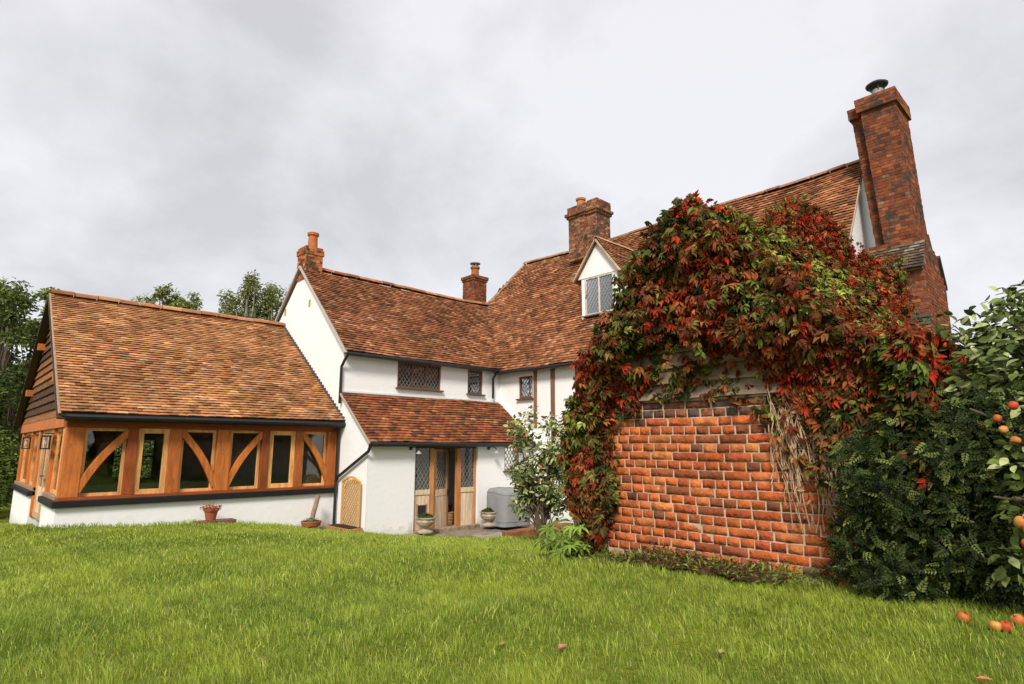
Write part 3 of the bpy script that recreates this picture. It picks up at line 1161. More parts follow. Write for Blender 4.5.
    tiles(s_, (XE, VE + .22, ZE), (1, 0, 0), (0, VH - VE - .2, ZR - ZE), 2 * (XR - XE), math.hypot(VH - VE - .2, ZR - ZE), TILE_OLD, skip=skiph, sag=.03, gauge=.15, tw=.25)
    sagged(s_, 1, VN, VH, ZE, ZR, .08)
    s_.build('tiles', M['tile'], mr)
    s_ = MB()
    ridge_tiles(s_, (XR, VN - .1, ZR + .09), (XR, VH, ZR + .09), .13, .40, pal=[(3, (.27, .14, .075)), (2, (.33, .19, .11)), (1, (.18, .09, .05))])
    sagged(s_, 1, VN, VH, ZE, ZR, .08)
    ridge_tiles(s_, (XR, VH, ZR + .06), (XE, VE + .2, ZE + .06), .11, .25, pal=[(3, (.27, .14, .075)), (2, (.33, .19, .11))])
    s_.build('ridge', M['ridge'], mr)
    s_ = MB()
    s_.bar((XE, VN - .075, ZE - .02), (XR, VN - .075, ZR + .02), .05, .08, (0, 1, 0), (.42, .36, .28))
    s_.bar((bxe, VN - .075, ZE - .02), (XR, VN - .075, ZR + .02), .05, .08, (0, 1, 0), (.42, .36, .28))
    s_.build('verge', M['white'], mr)
    # valley lead
    s_ = MB()
    zt = WRZ
    uT = XE + (zt - ZE) / SL
    s_.bar((XE + .05, WEV + .05, ZE + .12), (uT, WRV, zt + .08), .10, .02, (-.5, -.5, 1), (.08, .085, .09))
    s_.build('valley', M['lead'], mr)
    # ---- gutters
    def gutter(p, q, r_=.055):
        g = MB()
        g.tube([p, q], r_, 8, BLK)
        g.build('gutter', M['black'], t)
    gutter((WU - .02, WEV - .04, WEZ - .05), (XE - .02, WEV - .04, WEZ - .05))
    gutter((WU - .06, LEV - .04, LEZ - .04), (XF - .08, LEV - .04, LEZ - .04))
    gutter((XE - .04, WEV, ZE - .05), (XE - .04, VN, ZE - .05))
    def pipe(pts):
        g = MB()
        g.tube(pts, .036, 8, BLK)
        g.build('downpipe', M['black'], t)
    pipe([(WU - .02, WEV - .04, 4.24), (WU - .05, WEV + .06, 4.10), (WU - .07, WEV + .16, 3.95), (WU - .07, WEV + .16, 3.05)])
    pipe([(WU - .06, LEV - .04, 2.05), (WU - .07, LEV + .05, 1.90), (WU - .08, 13.3, 1.30), (WU - .08, 13.38, 1.2), (WU - .08, 13.38, .05)])
    pipe([(WU - .08, 13.38, 2.5), (WU - .08, 13.38, 1.2)])
    pipe([(XE - .10, WEV - .04, 4.22), (XE - .12, WV - .08, 4.05), (XE - .12, WV - .08, 3.45)])
    # ---- dormer
    dx, dv0, dv1, dsz, dez, daz = 13.2, 9.5, 10.78, 5.62, 6.85, 7.85
    dc = (dv0 + dv1) / 2
    s_ = MB()
    s_.prism([(dx, dv0, dsz), (dx, dv0 + .12, dsz), (dx, dv0 + .12, dez), (dx, dv0, dez)], (1.0, 0, 0), WHITE)
    s_.prism([(dx, dv1 - .12, dsz), (dx, dv1, dsz), (dx, dv1, dez), (dx, dv1 - .12, dez)], (1.0, 0, 0), WHITE)
    s_.prism([(dx - .02, dv0 - .12, dez), (dx - .02, dv1 + .12, dez), (dx - .02, dc, daz)], (.06, 0, 0), WHITE)
    dm = s_.build('dormer', M['white'], t)
    s_ = MB()
    for sg, e_ in ((-1, dv0 - .2), (1, dv1 + .2)):
        s_.prism([(dx - .10, e_, dez - .10), (dx - .10, dc, daz), (dx - .10, dc, daz + .07), (dx - .10, e_, dez - .03)], (1.75, 0, 0), (.20, .10, .06))
        s_.bar((dx - .12, e_, dez - .06), (dx - .12, dc, daz + .04), .04, .08, (1, 0, 0), (.50, .36, .24))
    sl_ = math.hypot(dc - dv0 + .2, daz - dez + .1)
    tiles(s_, (dx - .12, dv0 - .22, dez - .03), (1, 0, 0), (0, dc - dv0 + .2, daz - dez + .1), 1.7, sl_, TILE_OLD, sag=.01)
    tiles(s_, (dx - .12, dv1 + .22, dez - .03), (1, 0, 0), (0, -(dc - dv0 + .2), daz - dez + .1), 1.7, sl_, TILE_OLD, sag=.01)
    ridge_tiles(s_, (dx - .12, dc, daz + .13), (dx + 1.75, dc, daz + .13), .09, .3, pal=[(1, (.45, .3, .18))])
    s_.build('dormer_roof', M['tile'], dm)
    add_window(dm, (dx, dv1 - .12, dsz + .1), (0, -1, 0), dv1 - dv0 - .24, dez - dsz - .1, (-1, 0, 0), bars=2, frame_col=(.60, .56, .50), inset=.02,
               blind=[(.05, .5, 0.03, 1.1, (.62, .60, .62)), (.56, .98, .03, 1.1, (.58, .56, .58))], lead=(.3, .3, .3))
    # ---- chimneys
    def chimney(label, spec, pots, pal=BRICK_OLD, dark=1.0, mcol=(.22, .17, .12)):
        core = MB()
        br = MB()
        for (x0, x1, y0, y1, z0, z1) in spec:
            brick_box(br, core, x0, x1, y0, y1, z0, z1, pal, dark, mcol)
        c = core.build('chimney', M['mortar'], t)
        tag(c, label)
        br.build('bricks', M['chimney_brick'], c)
        for (x, y, z, r_, h, col) in pots:
            p = MB()
            p.lathe((x, y, z), [(r_ * .95, 0), (r_ * .85, h * .8), (r_ * 1.08, h * .84), (r_ * 1.12, h), (r_ * .85, h), (r_ * .7, h * .5)], 16, col)
            p.build('chimney_pot', M['terracotta'], c)
        return c
    chimney('small brick chimney with one clay pot on the wing gable', [(7.10, 7.62, 15.94, 16.46, 6.75, 7.50), (7.07, 7.65, 15.91, 16.49, 7.50, 7.66), (7.10, 7.62, 15.94, 16.46, 7.66, 7.74)],
            [(7.40, 16.18, 7.76, .15, .46, (.42, .14, .05))], BRICK_BRIGHT, 1.1, (.36, .26, .13))
    c = chimney('brick chimney with a capped pot behind the wing ridge', [(14.3, 14.95, 17.0, 17.65, 6.4, 8.36), (14.27, 14.98, 16.97, 17.68, 8.36, 8.44), (14.24, 15.01, 16.94, 17.71, 8.44, 8.56)],
                [(14.62, 17.3, 8.56, .17, .42, (.34, .12, .05))], BRICK_OLD, 1.0)
    p = MB()
    for k in range(6):
        a = k * math.pi / 3
        p.tube([(14.62 + .13 * math.cos(a), 17.3 + .13 * math.sin(a), 8.96), (14.62 + .13 * math.cos(a), 17.3 + .13 * math.sin(a), 9.12)], .015, 5, (.3, .3, .3))
    p.lathe((14.62, 17.3, 9.11), [(.21, 0), (.21, .03), (.04, .08)], 14, (.25, .25, .25))
    p.build('cowl', M['lead'], c)
    chimney('broad weathered brick chimney with corbelled top on the main ridge', [(14.90, 15.70, 11.96, 12.68, 8.2, 9.70), (14.93, 15.66, 11.50, 11.955, 8.2, 9.68), (14.85, 15.74, 11.91, 12.73, 9.70, 9.78), (14.88, 15.71, 11.45, 11.905, 9.68, 9.77), (14.80, 15.78, 11.86, 12.78, 9.78, 9.88), (14.84, 15.75, 11.41, 11.855, 9.77, 9.86), (14.88, 15.70, 11.90, 12.72, 9.88, 10.12), (14.91, 15.67, 11.46, 11.895, 9.86, 10.16)],
            [(15.3, 12.45, 10.12, .16, .40, (.45, .17, .07))], [(5, (.24, .09, .045)), (3, (.17, .068, .038)), (2, (.34, .19, .10)), (1.5, (.11, .06, .042))], 1.0, (.36, .28, .18))
    # tall end stack
    core, br = MB(), MB()
    # body
    brick_box(br, core, 14.25, 16.05, 2.62, 3.88, -.2, 5.75, BRICK_OLD, .95, (.20, .15, .11))
    brick_box(br, core, 14.62, 15.72, 2.74, 3.34, 6.35, 9.62, BRICK_OLD, .9, (.14, .10, .08))
    brick_box(br, core, 14.80, 15.60, 3.34, 3.55, 6.35, 9.60, BRICK_OLD, .75, (.12, .09, .07))
    brick_box(br, core, 14.54, 15.80, 2.69, 3.40, 9.62, 9.95, BRICK_OLD, 1.0, (.14, .10, .08))
    brick_box(br, core, 14.72, 15.68, 3.40, 3.60, 9.60, 9.86, BRICK_OLD, .9, (.14, .10, .08))
    brick_box(br, core, 14.50, 15.85, 2.68, 3.62, 6.25, 6.36, BRICK_OLD, .7, (.10, .08, .07))
    brick_box(br, core, 14.55, 15.95, 2.65, 3.70, 5.75, 6.25, BRICK_OLD, .95, (.20, .15, .11))
    # lean the upper stack slightly towards the house
    def leaned(mb):
        mb.v = [(x, y + max(0, z - 6.3) * (.03 + .035 * min(1, max(0, (y - 2.74) / .8))), z) for x, y, z in mb.v]
    leaned(core)
    leaned(br)
    c = core.build('chimney', M['mortar'], t)
    tag(c, 'tall leaning brick end stack with stepped tiled shoulders')
    br.build('bricks', M['chimney_brick'], c)
    SHT = [(3, (.09, .07, .055)), (2, (.14, .09, .06)), (1, (.2, .16, .12))]
    for lo_, hi_, uL, uH in ((5.62, 6.32, 14.10, 14.55), (4.1, 4.7, 13.98, 14.25)):
        sh = MB()
        tiles(sh, (uL, 2.59, lo_), (0, 1, 0), (uH - uL, 0, hi_ - lo_), 1.25, math.hypot(uH - uL, hi_ - lo_), SHT, sag=0, gauge=.085)
        sh.prism([(uL + .02, 2.63, lo_ - .02), (uH, 2.63, hi_ - .02), (uH, 2.63, lo_ - .02)], (0, 1.1, 0), (.2, .15, .11))
        sh.build('shoulder', M['chimney_brick'], c)
    sh = MB()
    sh.prism([(15.95, 2.60, 6.27), (16.32, 2.60, 5.62), (16.32, 2.60, 5.52), (15.9, 2.60, 6.2)], (0, 1.2, 0), (.07, .055, .05))
    sh.build('shoulder', M['chimney_brick'], c)
    sh = MB()
    sh.prism([(15.72, 2.72, 6.75), (15.98, 2.72, 6.37), (15.70, 2.72, 6.37)], (0, .8, 0), (.07, .055, .05))
    sh.build('shoulder', M['chimney_brick'], c)
    b2, c2 = MB(), MB()
    brick_box(b2, c2, 16.05, 16.28, 2.63, 3.86, -.2, 5.62, BRICK_OLD, .95, (.20, .15, .11))
    brick_box(b2, c2, 14.0, 14.25, 2.61, 3.86, -.2, 4.08, BRICK_OLD, .95, (.20, .15, .11))
    c3 = c2.build('buttress', M['mortar'], c)
    b2.build('bricks', M['chimney_brick'], c)
    p = MB()
    p.tube([(15.1, 3.25, 9.9), (15.1, 3.25, 10.30)], .12, 14, (.30, .29, .27))
    p.lathe((15.1, 3.25, 10.40), [(.23, 0), (.24, .03), (.15, .09), (.03, .12)], 18, (.035, .035, .035))
    for k in range(4):
        a = k * math.pi / 2 + .4
        p.tube([(15.1 + .13 * math.cos(a), 3.25 + .13 * math.sin(a), 10.26), (15.1 + .16 * math.cos(a), 3.25 + .16 * math.sin(a), 10.42)], .012, 5, (.05, .05, .05))
    p.build('cowl', M['lead'], c)
    # air bricks in wing gable
    for v_, z_ in ((15.55, 5.95), (17.15, 5.95)):
        p = MB()
        p.box(WU - .012, WU + .02, v_ - .055, v_ + .055, z_ - .1, z_ + .1, (.42, .33, .10))
        p.build('air_brick', M['terracotta'], t)
    # ---- patio door set
    u0 = WU + do[0]
    fy = LV + .06
    O_ = (.48, .27, .14)
    def member(a, b, z0, z1, col=O_, y0=fy, y1=fy + .08, name=None, mm=None):
        (mm or f).box(a, b, y0, y1, z0, z1, vary(col, .1, .04))
    f = MB()
    member(u0, u0 + .06, 0, 2.02, (.5, .4, .3))
    member(u0 + .50, u0 + .62, 0, 2.02, (.48, .22, .09))
    member(u0 + 1.33, u0 + 1.47, 0, 2.02, (.44, .17, .06))
    member(u0 + 1.90, u0 + 1.98, 0, 2.02, (.46, .22, .09))
    member(u0 + .06, u0 + .50, .86, .98, PALE)
    member(u0 + 1.47, u0 + 1.90, .86, .98, PALE)
    f.box(u0, u0 + 1.98, fy, fy + .08, 1.97, 2.02, (.10, .05, .03))
    df = f.build('door_frame', M['weathered'], t, bevel=.004)
    for a, b in ((u0 + .06, u0 + .50), (u0 + 1.47, u0 + 1.90)):
        f = MB()
        K = 4
        for k in range(K):
            x0, x1 = lerp(a, b, k / K), lerp(a, b, (k + 1) / K)
            f.box(x0 + .003, x1 - .003, fy + .02, fy + .05, .02, .86, vary(PALE, .12, .04))
        sp = f.build('side_panel', M['weathered'], t, bevel=.004)
        f = MB()
        f.box(a, b, fy + .035, fy + .041, .98, 1.97)
        f.build('pane', M['oldglass'], sp)
        f = MB()
        lattice(f, (a, fy + .03, .98), (1, 0, 0), b - a, .99, (0, -1, 0), .11, col=(.35, .33, .30) if a < u0 + 1 else (.25, .24, .23))
        f.build('lattice', M['lead'], sp)
    f = MB()
    f.box(u0 + .16, u0 + .40, fy + .005, fy + .02, .30, .62, (.02, .02, .02))
    f.box(u0 + .13, u0 + .16, fy, fy + .02, .27, .65, (.35, .2, .1))
    f.box(u0 + .40, u0 + .43, fy, fy + .02, .27, .65, (.35, .2, .1))
    f.build('cat_flap', M['plain'], t)
    # leaf, hinged at the post and swung inwards
    hx, hy = u0 + .63, fy + .05
    ang = R(24)
    dvv = Vector((math.cos(ang), math.sin(ang), 0))
    nn = Vector((math.sin(ang), -math.cos(ang), 0))
    P0 = Vector((hx, hy, 0))
    Wd = .76
    f = MB()
    def dm_(x0, x1, z0, z1, col=PALE, d=.025):
        f.obox(P0 + dvv * (x0 + x1) / 2 + Vector((0, 0, (z0 + z1) / 2)), dvv * (x1 - x0) / 2, nn * d, Vector((0, 0, (z1 - z0) / 2)), vary(col, .1, .04))
    dm_(0, .09, .03, 1.95, (.50, .26, .12))
    dm_(Wd - .09, Wd, .03, 1.95, (.48, .24, .11))
    dm_(.09, Wd - .09, 1.87, 1.95, (.35, .2, .1))
    dm_(.09, Wd - .09, .80, .95)
    for k in range(5):
        a, b = .09 + k * (Wd - .18) / 5, .09 + (k + 1) * (Wd - .18) / 5
        dm_(a + .003, b - .003, .03, .80, PALE, .018)
    dl = f.build('door', M['weathered'], t, bevel=.003)
    tag(dl, 'weathered half-glazed plank door standing ajar')
    f = MB()
    f.obox(P0 + dvv * Wd / 2 + Vector((0, 0, 1.41)), dvv * (Wd / 2 - .09), nn * .003, Vector((0, 0, .46)))
    f.build('pane', M['oldglass'], dl)
    f = MB()
    lattice(f, P0 + dvv * .09 + Vector((0, 0, .95)) + nn * .006, dvv, Wd - .18, .92, nn, .11, col=(.25, .24, .23))
    f.build('lattice', M['lead'], dl)
    f = MB()
    hp = P0 + dvv * (Wd - .05) + nn * .03
    f.obox(hp + Vector((0, 0, .86)), dvv * .02, nn * .008, Vector((0, 0, .07)), BLK)
    f.tube([hp + Vector((0, 0, .88)), hp + nn * .04 + Vector((0, 0, .88)), hp + nn * .04 - dvv * .09 + Vector((0, 0, .88))], .008, 6, BLK)
    f.build('handle', M['black'], dl)
    f = MB()
    f.box(u0, u0 + 2.0, LV - .10, LV + .2, -.1, .05, (.30, .22, .15))
    f.build('doorstep', M['stone'], t, bevel=.01)
    # wall lamps
    for x in (8.27, 10.76):
        f = MB()
        z_ = 1.98
        f.box(x - .035, x + .035, LV - .03, LV, z_ - .05, z_ + .05, BLK)
        f.tube([(x, LV - .02, z_), (x + .05, LV - .12, z_ + .03), (x + .10, LV - .2, z_ - .02), (x + .10, LV - .2, z_ - .06)], .012, 6, BLK)
        wl = f.build('wall_lamp', M['black'], t)
        f = MB()
        f.lathe((x + .10, LV - .2, z_ - .14), [(.07, 0), (.065, .012), (.025, .055), (.018, .07)], 14, (.35, .35, .34))
        f.build('lamp_shade', M['plain'], wl)


build_cottage()

# objects in the doorway and behind the glass
t = thing('chair', 'dark wooden chair just inside the open cottage door', 'chair', (9.95, 13.0, .03))
m = MB()
m.box(9.78, 10.16, 12.85, 13.2, .45, .49, (.10, .05, .03))
m.build('seat', M['oak'], t, bevel=.005)
for x in (9.80, 10.11):
    for y in (12.87, 13.15):
        m = MB()
        m.box(x, x + .035, y, y + .035, .03, .45, (.08, .04, .025))
        m.build('leg', M['oak'], t)
m = MB()
m.prism([(9.79, 13.17, .49), (10.15, 13.17, .49), (10.15, 13.17, .95), (10.05, 13.17, 1.06), (9.89, 13.17, 1.06), (9.79, 13.17, .95)], (0, .03, 0), (.02, .02, .025))
m.build('backrest', M['plain'], t)
t = thing('wicker_basket', 'brown wicker basket on the floor inside the cottage door', 'basket', (9.85, 12.62, .03))
m = MB()
for k in range(9):
    m.lathe((9.85, 12.62, .03 + k * .035), [(.12 + .004 * k, 0), (.13 + .004 * k, .017), (.12 + .004 * k, .034)], 14, vary((.30, .18, .09), .2))
m.build('basket_body', M['twig'], t)
tag(t, None, None)


# ================================================================== leaf helpers (numpy)
def rot_frames(nrm, ydir):
    """rows of x, y, z axes: z = nrm, y = ydir made perpendicular"""
    z = nrm / np.linalg.norm(nrm, axis=1, keepdims=True)
    y = ydir - z * np.sum(ydir * z, 1, keepdims=True)
    y = y / (np.linalg.norm(y, axis=1, keepdims=True) + 1e-9)
    x = np.cross(y, z)
    return x, y, z


def leaf_mesh(name, P, Nn, Y, S, C, tpl_v, tpl_f, mat, parent=None, tip=None, sub=0):
    """instances of a template leaf written out as one mesh"""
    x, y, z = rot_frames(Nn, Y)
    T = np.array(tpl_v, float)
    n, k = len(P), len(T)
    V = P[:, None, :] + S[:, None, None] * (T[None, :, 0:1] * x[:, None, :] + T[None, :, 1:2] * y[:, None, :] + T[None, :, 2:3] * z[:, None, :])
    V = V.reshape(-1, 3)
    lt = np.array([len(f) for f in tpl_f])
    ff = np.concatenate([np.array(f) for f in tpl_f])
    FF = (ff[None, :] + (np.arange(n) * k)[:, None]).ravel()
    LT = np.tile(lt, n)
    CC = np.repeat(C, k, axis=0)
    if sub:
        g = k // sub
        CC = CC * np.repeat(rng.uniform(.55, 1.4, n * g), sub)[:, None]
        V = V + np.repeat(rng.normal(0, .07, (n * g, 3)) * np.repeat(S, g)[:, None], sub, axis=0)
    if tip is not None:
        CC = CC * np.tile(np.array(tip), n)[:, None]
    return np_mesh(name, V, FF, LT, CC, mat, parent)


def leaflet(x, y, ang, L_, W, z=0., fold=.12, droop=.15):
    """one pointed folded leaflet: verts + faces"""
    c, s_ = math.cos(ang), math.sin(ang)
    pts = [(0, 0, 0), (-W * .5, L_ * .45, fold * W), (0, L_ * .5, -.02), (W * .5, L_ * .45, fold * W), (-W * .34, L_ * .75, 0.), (W * .34, L_ * .75, 0.), (0, L_, -droop * L_)]
    v = [(x + px * c - py * s_, y + px * s_ + py * c, z + pz) for px, py, pz in pts]
    f = [(0, 2, 1), (0, 3, 2), (1, 2, 6, 4), (2, 3, 5, 6)]
    return v, f


def palmate(n=5, spread=1.25, L_=.62, W=.27):
    V, Fc = [], []
    for k in range(n):
        a = lerp(-spread, spread, k / (n - 1)) if n > 1 else 0
        l = L_ * (1 - .28 * abs(a) / max(spread, .01))
        v, f = leaflet(0, 0, a, l, W * (1 - .15 * abs(a)), 0, .2, .25)
        Fc += [tuple(i + len(V) for i in q) for q in f]
        V += v
    return V, Fc


PALM = palmate(5, .9, .86, .31)
PALM3 = palmate(3, .8, .7, .3)
OVAL = leaflet(0, 0, 0, 1, .52, 0, .15, .2)
ROUND = ([(0, 0, 0), (-.17, .16, .05), (-.27, .42, .07), (-.22, .70, .03), (0, 1, -.12), (.22, .70, .03), (.27, .42, .07), (.17, .16, .05), (0, .35, -.02), (0, .68, -.05)],
         [(0, 8, 2, 1), (8, 9, 3, 2), (9, 4, 3), (0, 7, 6, 8), (8, 6, 5, 9), (9, 5, 4)])
NARROW = leaflet(0, 0, 0, 1, .30, 0, .15, .2)
# sprig: seven narrow leaflets along a stalk
SV, SF = [], []
for k in range(4):
    for sg in (-1, 1):
        v, f = leaflet(0, .15 + k * .22, sg * .95, .38 - .04 * k, .17, 0, .2, .15)
        SF += [tuple(i + len(SV) for i in q) for q in f]
        SV += v
v, f = leaflet(0, .95, 0, .42, .18, 0, .2, .15)
SF += [tuple(i + len(SV) for i in q) for q in f]
SV += v
SPRIG = (SV, SF)


def fnoise(P, s, seed=0.):
    """cheap smooth pseudo noise in 0..1 for arrays of points"""
    x, y, z = P[:, 0] * s + seed, P[:, 1] * s + seed * 1.7, P[:, 2] * s - seed
    n = (np.sin(x * 1.7 + np.sin(y * 1.3 + 1.1) * 1.4) + np.sin(y * 2.1 + np.sin(z * 1.9 + .3) * 1.3) + np.sin(z * 1.6 + np.sin(x * 2.3) * 1.2)
         + .5 * np.sin(x * 4.1 + z * 3.3) + .5 * np.sin(y * 4.7 - x * 2.9))
    return np.clip(.5 + n / 6.0, 0, 1)


def jitter_dirs(n, s):
    return rng.normal(0, s, (n, 3))


# ================================================================== OUTHOUSE
OU, OV0, OV1, ORV, ORZ, OEZ = 4.40, 1.36, 3.44, 2.4, 3.80, 2.42


def build_outhouse():
    t = thing('outhouse', 'small outhouse with orange-red brick end wall buried under red creeper', 'outhouse', (OU, ORV, 1.0))
    m = MB()
    z0 = .9
    m.box(OU - .003, OU + .22, OV0 - .05, OV1 + .02, z0, OEZ - .03, (.52, .38, .27))
    m.box(OU + .22, 12.35, OV0 - .05, OV0 + .15, .4, OEZ, (.3, .24, .18))
    m.box(OU + .22, 12.35, OV1 - .18, OV1 + .02, .4, OEZ, (.3, .24, .18))
    wl = m.build('wall', M['mortar'], t)
    # individually weathered bricks on the end wall
    V, Fq, Ft, C = [], [], [], []
    course = .0690
    rows = 21
    NX, NZ = 6, 4
    for j in range(rows):
        zb = .93 + j * course
        hdr = j % 2 == 1
        y = OV1 + .02
        y += rnd(0, .1)
        while y > OV0 - .05:
            ln = (.105 if hdr else .212) * rnd(.94, 1.06)
            if not hdr and random.random() < .13:
                ln = .11
            ya, yb = min(y, OV1 + .02), max(y - ln + .007, OV0 - .05)
            y -= ln + .004
            if ya - yb < .03:
                continue
            col = np.array(vary(pick(BRICK_GABLE), .16, .06))
            f_low = max(0, 1 - (zb - .93) / .28)
            if random.random() < f_low * .75:
                col = np.array(vary(random.choice([(.36, .22, .16), (.30, .13, .08), (.15, .09, .07), (.42, .30, .22)]), .15))
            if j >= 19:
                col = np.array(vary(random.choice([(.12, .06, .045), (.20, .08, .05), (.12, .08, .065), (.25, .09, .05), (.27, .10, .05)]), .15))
            pr = rnd(.005, .012)
            wob = .002 * noise.noise(Vector((0, ya * 1.3, zb * 2)))
            base = len(V)
            sd_ = rnd(0, 99)
            chip = random.random() < .07
            for a in range(NX + 1):
                for b in range(NZ + 1):
                    s_, q = a / NX, b / NZ
                    yy = lerp(ya, yb, s_)
                    zz = zb + q * (course - .009) + .010 * noise.noise(Vector((1.3, yy * 1.5, zb * 1.1)))
                    edge = min(a, NX - a)
                    edz = min(b, NZ - b)
                    e_ = min(edge, edz)
                    d = pr if e_ >= 1 else .0
                    d += .004 * noise.noise(Vector((yy * 28 + sd_, zz * 28, 3)))
                    if chip and s_ + q > 1.2:
                        d -= .004
                    # pull ring outwards so the arris stays crisp but worn
                    k = .12
                    if edge == 1:
                        yy += (ya - yb) / NX * (1 - k) * (1 if s_ < .5 else -1)
                    if edz == 1:
                        zz += (course / NZ) * (1 - k) * (-1 if q < .5 else 1)
                    yy += rnd(-.0015, .0015)
                    zz += rnd(-.0022, .0022)
                    V.append((OU - d - wob, yy, zz))
                    C.append(col)
            for a in range(NX):
                for b in range(NZ):
                    p = base + a * (NZ + 1) + b
                    Fq.append((p, p + 1, p + NZ + 2, p + NZ + 1))
    Fa = np.array(Fq)
    np_mesh('bricks', np.array(V), Fa.ravel(), np.full(len(Fa), 4), np.array(C), M['brick'], wl)
    m = MB()
    brick_face(m, (OU + .22, OV0 - .05, 1.0), (1, 0, 0), 3.0, 1.4, BRICK_OLD, n=(0, -1, 0))
    m.build('side_bricks', M['brick'], wl)
    # weatherboards above
    m = MB()
    m.poly([(OU + .06, OV0 - .15, OEZ - .05), (OU + .06, OV1 + .12, OEZ - .05), (OU + .06, ORV, ORZ)], (.06, .05, .04))
    z = OEZ - .03
    while z < ORZ - .15:
        f = (z - OEZ) / (ORZ - OEZ)
        a, b = lerp(OV0 - .08, ORV, max(0, f)), lerp(OV1 + .06, ORV, max(0, f))
        f2 = min(1, (z + .15 - OEZ) / (ORZ - OEZ))
        a2, b2 = lerp(OV0 - .08, ORV, max(0, f2)), lerp(OV1 + .06, ORV, max(0, f2))
        c = vary((.34, .25, .17), .25, .04)
        vs = [(OU - .045, a, z), (OU - .045, b, z), (OU + .0, b2, z + .15), (OU + .0, a2, z + .15), (OU + .03, a, z), (OU + .03, b, z)]
        m.add(vs, [(0, 1, 2, 3), (0, 4, 5, 1)], c)
        z += .128
    m.build('weatherboarding', M['boards'], t)
    # roof
    m = MB()
    u0, u1 = OU + .03, 12.4
    ev0, ev1 = 1.24, 3.56
    ez = 2.36
    for e_ in (ev0, ev1):
        m.prism([(u0, e_, ez), (u0, ORV, ORZ), (u0, ORV, ORZ - .1), (u0, e_, ez - .08)], (u1 - u0, 0, 0), (.05, .03, .02))
    rf = m.build('roof', M['blackwood'], t)
    m = MB()
    sl = math.hypot(ORV - ev0, ORZ - ez)
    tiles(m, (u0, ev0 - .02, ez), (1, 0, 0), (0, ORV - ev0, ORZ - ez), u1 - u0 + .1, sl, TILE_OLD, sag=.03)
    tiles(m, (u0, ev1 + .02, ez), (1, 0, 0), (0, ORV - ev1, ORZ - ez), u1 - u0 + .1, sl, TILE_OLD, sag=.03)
    m.build('tiles', M['tile'], rf)


build_outhouse()


# ================================================================== VIRGINIA CREEPER
def Hr(u):       # crest height of the creeper mass along the outhouse
    return np.interp(u, [4.2, 4.5, 5.0, 5.6, 6.4, 7.2, 8.2, 9.0, 9.8, 10.8, 11.8, 12.6, 13.3, 13.9], [3.90, 4.00, 3.93, 3.92, 4.40, 4.92, 5.02, 4.75, 4.10, 3.92, 3.9, 3.9, 3.9, 3.9])


def Vr(u):
    return np.interp(u, [4.2, 5, 6.5, 8.5, 11, 13.9], [2.42, 2.45, 2.60, 2.70, 2.5, 2.55])


def creeper_colours(P, zone):
    """zone: array of 0 gable, 1 roof, 2 left column, 3 right hang"""
    n = len(P)
    r = rng.random(n)
    f1 = fnoise(P, 2.2, 1.3)
    f2 = fnoise(P, 5.0, 4.1)
    red = np.array([.42, .040, .012])
    bright = np.array([.50, .055, .015])
    orange = np.array([.38, .115, .035])
    brown = np.array([.26, .078, .026])
    olive = np.array([.20, .14, .035])
    green = np.array([.15, .18, .030])
    dgreen = np.array([.045, .065, .014])
    lime = np.array([.33, .36, .08])
    pal = np.stack([red, bright, orange, brown, olive, green, dgreen, lime])
    # probabilities per zone
    base = {0: [.15, .03, .12, .31, .20, .11, .09, .02], 1: [.22, .09, .24, .17, .13, .08, .04, .08],
            2: [.015, .01, .05, .14, .20, .37, .10, .14], 3: [.20, .05, .08, .15, .10, .17, .25, 0]}
    C = np.zeros((n, 3))
    for z_, b in base.items():
        idx = np.where(zone == z_)[0]
        if len(idx) == 0:
            continue
        Pm = np.tile(np.array(b), (len(idx), 1))
        g = f1[idx][:, None]
        w_ = np.ones_like(Pm)
        w_[:, 0:2] *= np.clip(2.6 * (g - .42) * 2 + .3, .08, 4)
        w_[:, 2:3] *= np.clip(.6 + g, .2, 2)
        w_[:, 5:8] *= np.clip(2.8 * (.62 - g) * 2 + .2, .05, 5)
        Pm = Pm * w_
        Pm /= Pm.sum(1, keepdims=True)
        cum = Pm.cumsum(1)
        k = (rng.random(len(idx))[:, None] > cum).sum(1).clip(0, 7)
        C[idx] = pal[k]
    C *= (rng.uniform(.38, 1.15, n) * (.75 + .45 * f2))[:, None]
    C[:, 1] *= rng.uniform(.8, 1.25, n)
    return C


